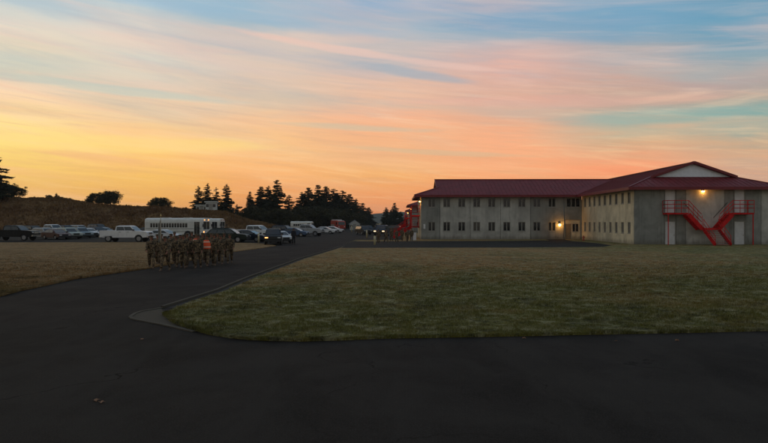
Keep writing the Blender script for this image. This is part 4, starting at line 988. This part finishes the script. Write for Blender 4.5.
def tree(key, px, top, Y, wfac, label, grp, base=None, name=None):
    o = proto(key)
    if used[key]: o = copy_tree(o)
    used[key] = True
    x = at(px, Y); zb = hgt(x, Y) if base is None else base; h = hz(top, Y)-zb; h0 = 14.0 if key[0] == 'c' else 6.0
    s_ = h/h0; o.location = (x, Y, zb-.1); o.scale = (s_*wfac, s_*wfac, s_); o.rotation_euler = (0, 0, random.random()*6.28)
    tag(o, label, 'tree' if key[0] == 'c' or h > 3.5 else 'bush', grp)
    if name: o.name = name
ord_ = ['first','second','third','fourth','fifth','sixth','seventh','eighth','ninth','tenth','eleventh','twelfth']
for i, (px, tp, Y, k_, wf) in enumerate([(198.6,185.4,185,'c1',1.15),(207.5,182.8,192,'c3',1.1),(215.8,186.5,188,'c5',1.05),(226,183.6,184,'c1',1.25)]):
    tree(k_, px, tp, Y, wf, f'open crowned pine behind the white hut, {ord_[i]} from the left of four', 'pines on the bank')
for i, (px, tp, Y, k_, wf) in enumerate([(237,204,200,'c3',1.3),(250,191,195,'c2',.95),(261,185.6,192,'c0',1.15),(268.8,184.8,198,'c4',1.05),(277.5,179,190,'c2',1.0),(289,194.5,195,'c3',1.2),(297,203,205,'c0',1.4)]):
    tree(k_, px, tp, Y, wf, f'dark spruce in the tall clump behind the white pickups, {ord_[i]} from its left', 'spruces of the left clump', base=max(0, hgt(at(px,Y),Y)-.3))
for i, (px, tp, Y, k_, wf) in enumerate([(302,191,215,'c4',1.35),(309,186.5,222,'c0',1.15),(318,184,215,'c2',1.15),(326,185.3,225,'c0',1.2),(334,187.6,232,'c4',1.25),(342,189.8,240,'c2',1.3),(349,193.2,255,'c0',1.35),(356,198,270,'c4',1.4),(362.5,202.5,290,'c2',1.45),(368.5,207,310,'c0',1.45)]):
    tree(k_, px, tp, Y, wf, f'dark spruce in the long clump behind the fire engine, {ord_[i]} from its left', 'spruces of the middle clump', base=0)
for i, (px, tp, Y, k_, wf) in enumerate([(386,206.6,300,'c4',1.2),(390.5,209.5,310,'c0',1.2),(394.7,202.4,305,'c2',1.1),(400.5,211,310,'c4',1.3),(406,216,320,'c0',1.4)]):
    tree(k_, px, tp, Y, wf, f'far spruce left of the barracks stairs, {ord_[i]} from the left of that small clump', 'far spruces beside the barracks', base=0)
# undergrowth trees that close the foot of the clumps
for i, (px, tp, Y) in enumerate([(256,205,186),(270,207,184),(284,208,186),(293,212,200),(300,207,206),(308,206,208),(318,206,208),(328,207,212),(338,208,220),(347,210,232),(355,212,246),(244,211,190)]):
    tree('b1' if i % 2 else 'b3', px, tp, Y, 1.25, f'low dark bushy tree at the foot of the spruce clumps, {ord_[sorted([256,270,284,293,300,308,318,328,338,347,355,244]).index(px)]} from the left', 'low trees at the foot of the spruces', base=0)
tree('c5', -6, 148, 150, 1.45, 'tall sparse pine cut by the left edge of the picture, branches reaching in', 'trees at the left end of the bank')
tree('b0', 13.5, 183.5, 158, 1.3, 'round dark broadleaf tree beside the pine at the left edge', 'trees at the left end of the bank')
tree('b2', 3, 181, 162, 1.1, 'dense broadleaf tree behind the left edge pine', 'trees at the left end of the bank')
for px, tp, Y, k_, wf, lb in ((41,196.5,175,'b0',1.5,'low spreading bush on the bank left of the small spruce'),(49,194.2,178,'b2',.8,'rounded low bush touching the small spruce on the bank'),(56.5,192.6,176,'c4',1.5,'small lone spruce on the bank between low bushes'),
                              (89.5,197.5,176,'b1',1.1,'small bush just left of the big round tree on the bank'),(99,192.0,178,'b0',1.25,'left half of the big round tree pair on the bank'),(111,189.3,177,'b2',1.1,'right and taller of the big round tree pair on the bank'),
                              (153.5,200.2,180,'b1',.95,'low left bush of the pair above the bus'),(161.5,196.4,180,'b0',1.2,'round right bush of the pair above the bus'),(173,208,178,'b3',1.6,'low shrub on the bank right of the round bush above the bus')):
    tree(k_, px, tp, Y, wf, lb, 'bushes along the bank')
for k_, o in protos.items():
    pass
# rough heather over the bank, nobody could count it
def heather():
    n = 42000; x = -110+100*np.random.rand(n); y = 133+40*np.random.rand(n)**.8; cr = np.array([crest(a) for a in x]); kp = cr > .4; x = x[kp]; y = y[kp]
    z = np.array([hgt(a, b_) for a, b_ in zip(x, y)]); n = len(x); T = []
    sz = .12+.30*np.random.rand(n)*(.5+.5*np.sin(x*.5)*np.sin(y*.6+x*.2)+.3); a = np.random.rand(n)*6.28
    V_ = np.zeros((n,3,3)); V_[:,0] = np.stack([x-np.cos(a)*sz*.6, y-np.sin(a)*sz*.6, z-.02], 1); V_[:,1] = np.stack([x+np.cos(a)*sz*.6, y+np.sin(a)*sz*.6, z-.02], 1); V_[:,2] = np.stack([x+np.random.randn(n)*.12, y+np.random.randn(n)*.12, z+sz*1.5], 1)
    o = tri_obj('heather', V_, HEATH, None); tag(o, 'rough brown heather and dead grass covering the long bank', 'heather', kind='stuff')
heather()

# ------------------------------------------------------------------ people
def skinmesh(verts, edges, radii, name, levels=1):
    me = bpy.data.meshes.new(name+'_rig'); me.from_pydata(verts, edges, []); o = bpy.data.objects.new(name+'_rig', me); col.objects.link(o)
    o.modifiers.new('s', 'SKIN'); ss = o.modifiers.new('u', 'SUBSURF'); ss.levels = levels; ss.render_levels = levels
    for i, r_ in enumerate(radii): me.skin_vertices[0].data[i].radius = (r_, r_) if not hasattr(r_, '__len__') else r_
    me.skin_vertices[0].data[0].use_root = True
    dg = bpy.context.evaluated_depsgraph_get(); dg.update()
    out = bpy.data.meshes.new_from_object(o.evaluated_get(dg)); out.name = name
    for p_ in out.polygons: p_.use_smooth = True
    out.materials.clear()
    bpy.data.objects.remove(o); bpy.data.meshes.remove(me); return out
def link(name, me, m_, parent):
    if not me.materials: me.materials.append(m_)
    o = bpy.data.objects.new(name, me); col.objects.link(o); o.parent = parent; return o
def pol(p, ang, L, y=0.0):   # swing in the x-z plane, 0 = straight down, + = forward
    return (p[0]+math.sin(R(ang))*L, p[1]+y, p[2]-math.cos(R(ang))*L)
def make_person(thighs, shins, arms, fores, lean=2, cloth=None, cap=True, vest=None, bootm=None):
    r = empty('person'); cloth = cloth or CAMO
    pel = (0,0,.93); lx = math.sin(R(lean))
    T = lambda z: (lx*(z-.93), 0, z)
    vs = [pel, T(1.12), T(1.34), T(1.48), T(1.55), (lx*.66+.01,0,1.615), (lx*.7+.015,0,1.69), (lx*.75+.0,0,1.755)]
    es = [(0,1),(1,2),(2,3),(3,4),(4,5),(5,6),(6,7)]; rr = [.12,.115,.13,.07,.055,.066,.088,.062]
    hx = lx*.7+.015
    vs.append((hx+.105,0,1.665)); es.append((6,8)); rr.append(.016)      # nose
    for sg in (-1,1): vs.append((hx-.01, sg*.088, 1.68)); es.append((6, len(vs)-1)); rr.append(.018)
    J = {}
    for i, sg in enumerate((1,-1)):
        hip = (0, sg*.095, .90); kn = pol(hip, thighs[i], .42, sg*.01); an = pol(kn, shins[i], .40); toe = (an[0]+.15, an[1]+sg*.015, max(.035, an[2]-.05)); heel = (an[0]-.03, an[1], max(.03, an[2]-.06))
        if shins[i] < -30: toe = (an[0]+.12, an[1], an[2]-.13)
        sh = (lx*.5, sg*.185, 1.435); el = pol(sh, arms[i], .29, sg*.05); wrp = pol(el, fores[i], .25, -sg*.01); 
        d = (Vector(wrp)-Vector(el)).normalized(); palm = tuple(Vector(wrp)+d*.07)
        J[sg] = dict(hip=hip, kn=kn, an=an, toe=toe, sh=sh, el=el, wr=wrp, palm=palm, d=d)
        b0 = len(vs); vs += [hip, kn, an, toe]; es += [(0,b0),(b0,b0+1),(b0+1,b0+2),(b0+2,b0+3)]; rr += [.085,.055,.036,.018]
        b0 = len(vs); vs += [sh, el, wrp, palm]; es += [(2,b0),(b0,b0+1),(b0+1,b0+2),(b0+2,b0+3)]; rr += [.062,.045,.030,.034]
        side = Vector((0,-sg,0)); fw = side.cross(d).normalized()
        if fw.x < 0: fw = -fw
        for k_, (o_, ln) in enumerate(((-.028,.062),(-.010,.074),(.010,.070),(.028,.058))):
            p1 = Vector(palm)+d*.035+fw*o_; p2 = p1+d*ln*.5+side*.008; p3 = p2+d*ln*.45+side*.028
            n0 = len(vs); vs += [tuple(p1), tuple(p2), tuple(p3)]; es += [(b0+3,n0),(n0,n0+1),(n0+1,n0+2)]; rr += [.010,.009,.008]
        p1 = Vector(palm)-d*.02+fw*.035; p2 = p1+fw*.02+d*.04; n0 = len(vs); vs += [tuple(p1), tuple(p2)]; es += [(b0+3,n0),(n0,n0+1)]; rr += [.012,.010]
    zmin = min(J[1]['toe'][2], J[-1]['toe'][2], J[1]['an'][2]-.07, J[-1]['an'][2]-.07)
    link('body', skinmesh(vs, es, rr, 'body'), SKIN, r)
    def ell(c_, rx_, ry_, n=14, nrm=None): return [(c_[0]+math.cos(2*math.pi*k_/n)*rx_, c_[1]+math.sin(2*math.pi*k_/n)*ry_, c_[2]) for k_ in range(n)]
    q = MB()
    q.loft([ell(T(.80),.145,.19), ell(T(.90),.155,.205), ell(T(1.02),.142,.185), ell(T(1.15),.15,.195), ell(T(1.30),.16,.215), ell(T(1.42),.14,.215), ell(T(1.49),.10,.14), ell(T(1.535),.075,.08)], True)
    for sg in (1,-1):
        j = J[sg]; a_ = Vector(j['sh']); a0 = a_+Vector((0,-sg*.05,.02)); el = Vector(j['el']); w2 = Vector(j['wr'])
        q.tube([a0, a_, a_.lerp(el,.5), el, el.lerp(w2,.5), w2.lerp(el,.04)], [.070,.088,.074,.066,.060,.052], 10)
        pz = (a_.lerp(el,.45)); 
    q.build('jacket', cloth, r)
    q = MB()
    q.loft([ell((0,0,.99),.125,.165), ell((0,0,.90),.14,.185), ell((0,0,.82),.125,.17)], True)
    for sg in (1,-1):
        j = J[sg]; h_ = Vector(j['hip']); k1 = Vector(j['kn']); an = Vector(j['an'])
        q.tube([h_+Vector((0,0,.03)), h_.lerp(k1,.35), k1, k1.lerp(an,.45), k1.lerp(an,.82)], [.105,.102,.078,.076,.070], 12)
    q.build('trousers', cloth, r)
    for sg in (1,-1):
        j = J[sg]; an = Vector(j['an']); k1 = Vector(j['kn']); toe = Vector(j['toe'])
        q = MB(); q.tube([k1.lerp(an,.62), an, an+Vector((-.0,0,-.05))], [.054,.052,.056], 10)
        d = (toe-an); d.z = toe.z-(an.z-.06)
        q.tube([an+Vector((-.075,0,-.055)), an+Vector((.03,0,-.055)), toe, toe+Vector((.05,0,-.008 if d.z > -.04 else -.04))], [.040,.052,.045,.026], 10); q.build('boot', bootm or BOOT, r)
    q = MB()
    if cap:
        q.loft([ell((hx-.008,0,1.715),.112,.098), ell((hx-.008,0,1.775),.115,.10), ell((hx-.008,0,1.80),.10,.088), ell((hx-.01,0,1.805),.02,.02)], True)
        q.add([(hx+.08,-.075,1.727),(hx+.165,-.045,1.715),(hx+.165,.045,1.715),(hx+.08,.075,1.727),(hx+.08,-.075,1.737),(hx+.16,-.042,1.725),(hx+.16,.042,1.725),(hx+.08,.075,1.737)], [(0,1,2,3),(7,6,5,4),(0,4,5,1),(1,5,6,2),(2,6,7,3),(3,7,4,0)])
        q.build('cap', cloth, r)
    q = MB(); q.loft([ell((hx-.02,0,1.66),.078,.082), ell((hx-.018,0,1.71),.098,.094), ell((hx-.018,0,1.76),.090,.085), ell((hx-.01,0,1.782),.03,.03)], True); q.build('hair', HAIRM, r)
    for sg in (1,-1):
        q = MB(); q.sphere((hx+.078, sg*.031, 1.692), .012, 6, 4); q.build('eye', EYEM, r)
    q = MB(); q.box(hx+.072, hx+.088, -.024, .024, 1.632, 1.640); q.build('mouth', mat('lips', (.25,.08,.06), .5, .1, 9), r)
    if vest:
        q = MB(); q.loft([ell(T(1.02),.165,.205), ell(T(1.15),.168,.21), ell(T(1.30),.175,.225), ell(T(1.42),.155,.205), ell(T(1.50),.115,.15)], True, cap=False); v_ = q.build('vest', vest, r)
        for z_ in (1.10, 1.38):
            q = MB(); q.loft([ell(T(z_),.182,.232), ell(T(z_+.055),.182,.232)], True, cap=False); q.build('reflective_band', BAND, v_)
    return r, zmin
VEST = mat('orange_vest', (1.0,.11,.03), .6, .05, 9, emit=((1,.10,.02), .0)); BAND = mat('reflective_band', (.95,.75,.6), .3, .05, 9)
POSES = [((28,-18),(14,-46),(-26,30),(-8,52)), ((-18,28),(-46,14),(30,-26),(52,-8)), ((8,-22),(2,-34),(-8,14),(6,30)), ((18,-6),(4,-20),(-12,12),(10,34)), ((-4,14),(-24,2),(16,-12),(36,6))]
pv = [make_person(*p_) for p_ in POSES]
pvest = make_person(*POSES[0], vest=VEST); pvest2 = make_person(*POSES[1], vest=VEST)
pdark = make_person((3,-3),(0,-4),(-3,4),(8,20), cloth=DARKCL, bootm=TYRE)
pst = make_person((4,-3),(1,-5),(-4,10),(12,50))
taken = set()
def place(pp, px, py, yaw, label, grp, sc_=1.0):
    o, zm_ = pp
    if id(o) in taken: o = copy_tree(o)
    else: taken.add(id(o))
    x, y = g(px, py); o.location = (x, y, .008-zm_*sc_+.0); o.scale = (sc_,)*3; o.rotation_euler = (0,0,R(yaw))
    tag(o, label, 'person', grp)
    return o
# marching formation: pixel of the feet
front = [(151.3,268.6,0,1.0,'soldier at the left end of the marching group, arm swinging wide'),
 (165.2,271.0,1,1.0,'soldier out in front holding the pale guidon staff'),
 (176.2,267.0,0,.98,'soldier in front row, immediately right of the guidon bearer'),
 (183.4,268.0,3,1.0,'soldier in front row, second right of the guidon bearer'),
 (190.6,267.4,1,.97,'soldier in front row, third right of the guidon bearer'),
 (198.2,268.2,4,1.0,'soldier in front row, just left of the orange vest'),
 (214.2,265.6,3,1.0,'soldier right of the orange vest in the front row'),
 (220.6,264.2,0,.97,'soldier second from the right end of the marching group'),
 (229.8,263.4,1,1.0,'soldier at the right end of the marching group, stepping a little apart')]
mid_ = [(157.6,265.4,2,.98,'left of the guidon bearer, second row'),(161.3,262.6,3,.97,'just behind the guidon bearer, third row'),(171.2,263.4,4,.98,'second row right behind the guidon staff'),
 (180.2,262.6,1,.97,'second row between the second and third front row soldiers'),(187.2,261.6,0,1.0,'second row left of the small orange patch'),
 (202.6,262.0,3,1.0,'second row immediately left of the orange vest'),(211.2,261.2,2,.98,'second row immediately right of the orange vest'),(217.6,260.4,4,.97,'third row near the right end of the group'),
 (224.2,260.2,1,1.0,'back row between the two rightmost front soldiers'),(174.6,259.6,2,1.0,'back row near the middle left of the group'),(192.0,258.8,4,1.0,'back row in the middle of the group')]
GRP = 'soldiers marching in formation up the road'
for px, py, k_, s_, lb in front: place(pv[k_], px, py, -90+random.uniform(-9,12)+6, lb+', brown camouflage', GRP, s_)
for px, py, k_, s_, lb in mid_: place(pv[k_], px, py, -90+random.uniform(-8,10)+6, 'camouflaged soldier, '+lb, GRP, s_)
place(pvest, 206.8, 266.2, -88, 'soldier wearing a bright orange vest with two reflective bands', GRP, 1.0)
place(pvest2, 196.4, 261.0, -86, 'soldier in an orange vest mostly hidden behind the soldier left of the bright vest', GRP, .98)
# bystanders
place(pdark, 293.6, 244.4, -70, 'person in dark clothes standing right of the white sedan by the road', 'people beside the road', .98)
for i, (px, py, yw, pp, lb) in enumerate([(378.5,243.6,-100,pst,'leftmost of four soldiers near the barracks, right of the cream bollard'),(386.2,243.4,-60,pv[0],'soldier near the barracks directly below the lit SUV, second of four'),
        (396.8,243.0,-120,pv[4],'soldier near the barracks third of four, under the foot of the red stairs'),(407.2,242.8,-80,pv[1],'soldier closest to the barracks corner, rightmost of four')]):
    place(pp, px, py, yw, lb, 'soldiers standing at the corner of the lawn', .90)
for px, py, yw, pp, lb in ((391.6,241.4,-80,pv[2],'soldier further back between the second and third of the group at the lawn corner'),(402.2,241.2,-110,pv[3],'soldier further back between the third and rightmost of the group at the lawn corner'),(411.6,241.6,-95,pv[2],'soldier just in front of the white utility cabinet')):
    place(pp, px, py, yw, lb, 'soldiers standing at the corner of the lawn', .92)
# guidon
gx_, gy_ = g(163.8, 270.6); r = empty('guidon_flag', (gx_-.05, gy_-.28, .0)); tag(r, 'pale guidon flag on a long staff carried by the leading soldier', 'flag')
q = MB(); q.tube([(0,0,.85),(0,0,2.72)], .018, 8); q.build('staff', mat('staff_wood', (.45,.38,.28), .5, .1, 9), r)
q = MB(); q.tube([(0,0,2.72),(0,0,2.76),(0,0,2.86)], [.028,.034,.004], 8); q.build('finial', mat('finial_metal', (.6,.45,.2), .3, .05, 9, metal=.8), r)
q = MB(); n = 10; m_ = 14
for side in (0, 1):
    for j in range(m_+1):
        for i in range(n+1):
            s_ = i/n; t = j/m_; wid = .12+.05*t
            q.v.append((-.012-s_*wid*(.75+.1*math.sin(t*5)), .03*math.sin(s_*11+t*2)*s_+.004*side, 2.62-t*1.05-s_*.30*(1-.3*t)))
for side in (0, 1):
    o_ = side*(n+1)*(m_+1)
    for j in range(m_):
        for i in range(n): a = o_+j*(n+1)+i; q.f.append((a, a+1, a+n+2, a+n+1)); q.sm.append(True)
q.build('flag', mat('flag_cloth', (.22,.21,.18), .85, .1, 6), r, normals=False)

# fallen leaves on the asphalt
rl = random.Random(3)
LEAFB = mat('dead_leaf', (.20,.10,.05), .8, .3, 20)
for i, (px, py, s_) in enumerate([(96,402,.055),(102,404,.05),(142,340.5,.05),(524,339.5,.045),(677,341.6,.05),(616,342.5,.035)]):
    x, y = g(px, py); q = MB(); n = 9
    P = [(x+s_*(1.0 if k_ % 2 else .55)*math.cos(2*math.pi*k_/n+px), y+s_*(1.0 if k_ % 2 else .55)*math.sin(2*math.pi*k_/n+px), .018+.012*rl.random()+(.02 if k_ % 3 == 0 else 0)) for k_ in range(n)]
    q.slab(P, .002)
    tag(q.build('fallen_leaf', LEAFB), 'small brown dead leaf lying on the dark asphalt of the crossing', 'leaf', 'dead leaves on the asphalt')

# ------------------------------------------------------------------ air
q = MB(); q.box(-1700, 1700, -70, 1750, -1, 42)
hzm = bpy.data.materials.new('haze_air'); hzm.use_nodes = True; t = hzm.node_tree; t.nodes.clear()
pvn = t.nodes.new('ShaderNodeVolumePrincipled'); pvn.inputs['Color'].default_value = (.85,.90,.95,1); pvn.inputs['Density'].default_value = .00014; pvn.inputs['Anisotropy'].default_value = 0.0
oo = t.nodes.new('ShaderNodeOutputMaterial'); t.links.new(pvn.outputs[0], oo.inputs['Volume'])
hzo = q.build('haze', hzm); tag(hzo, kind='stuff')
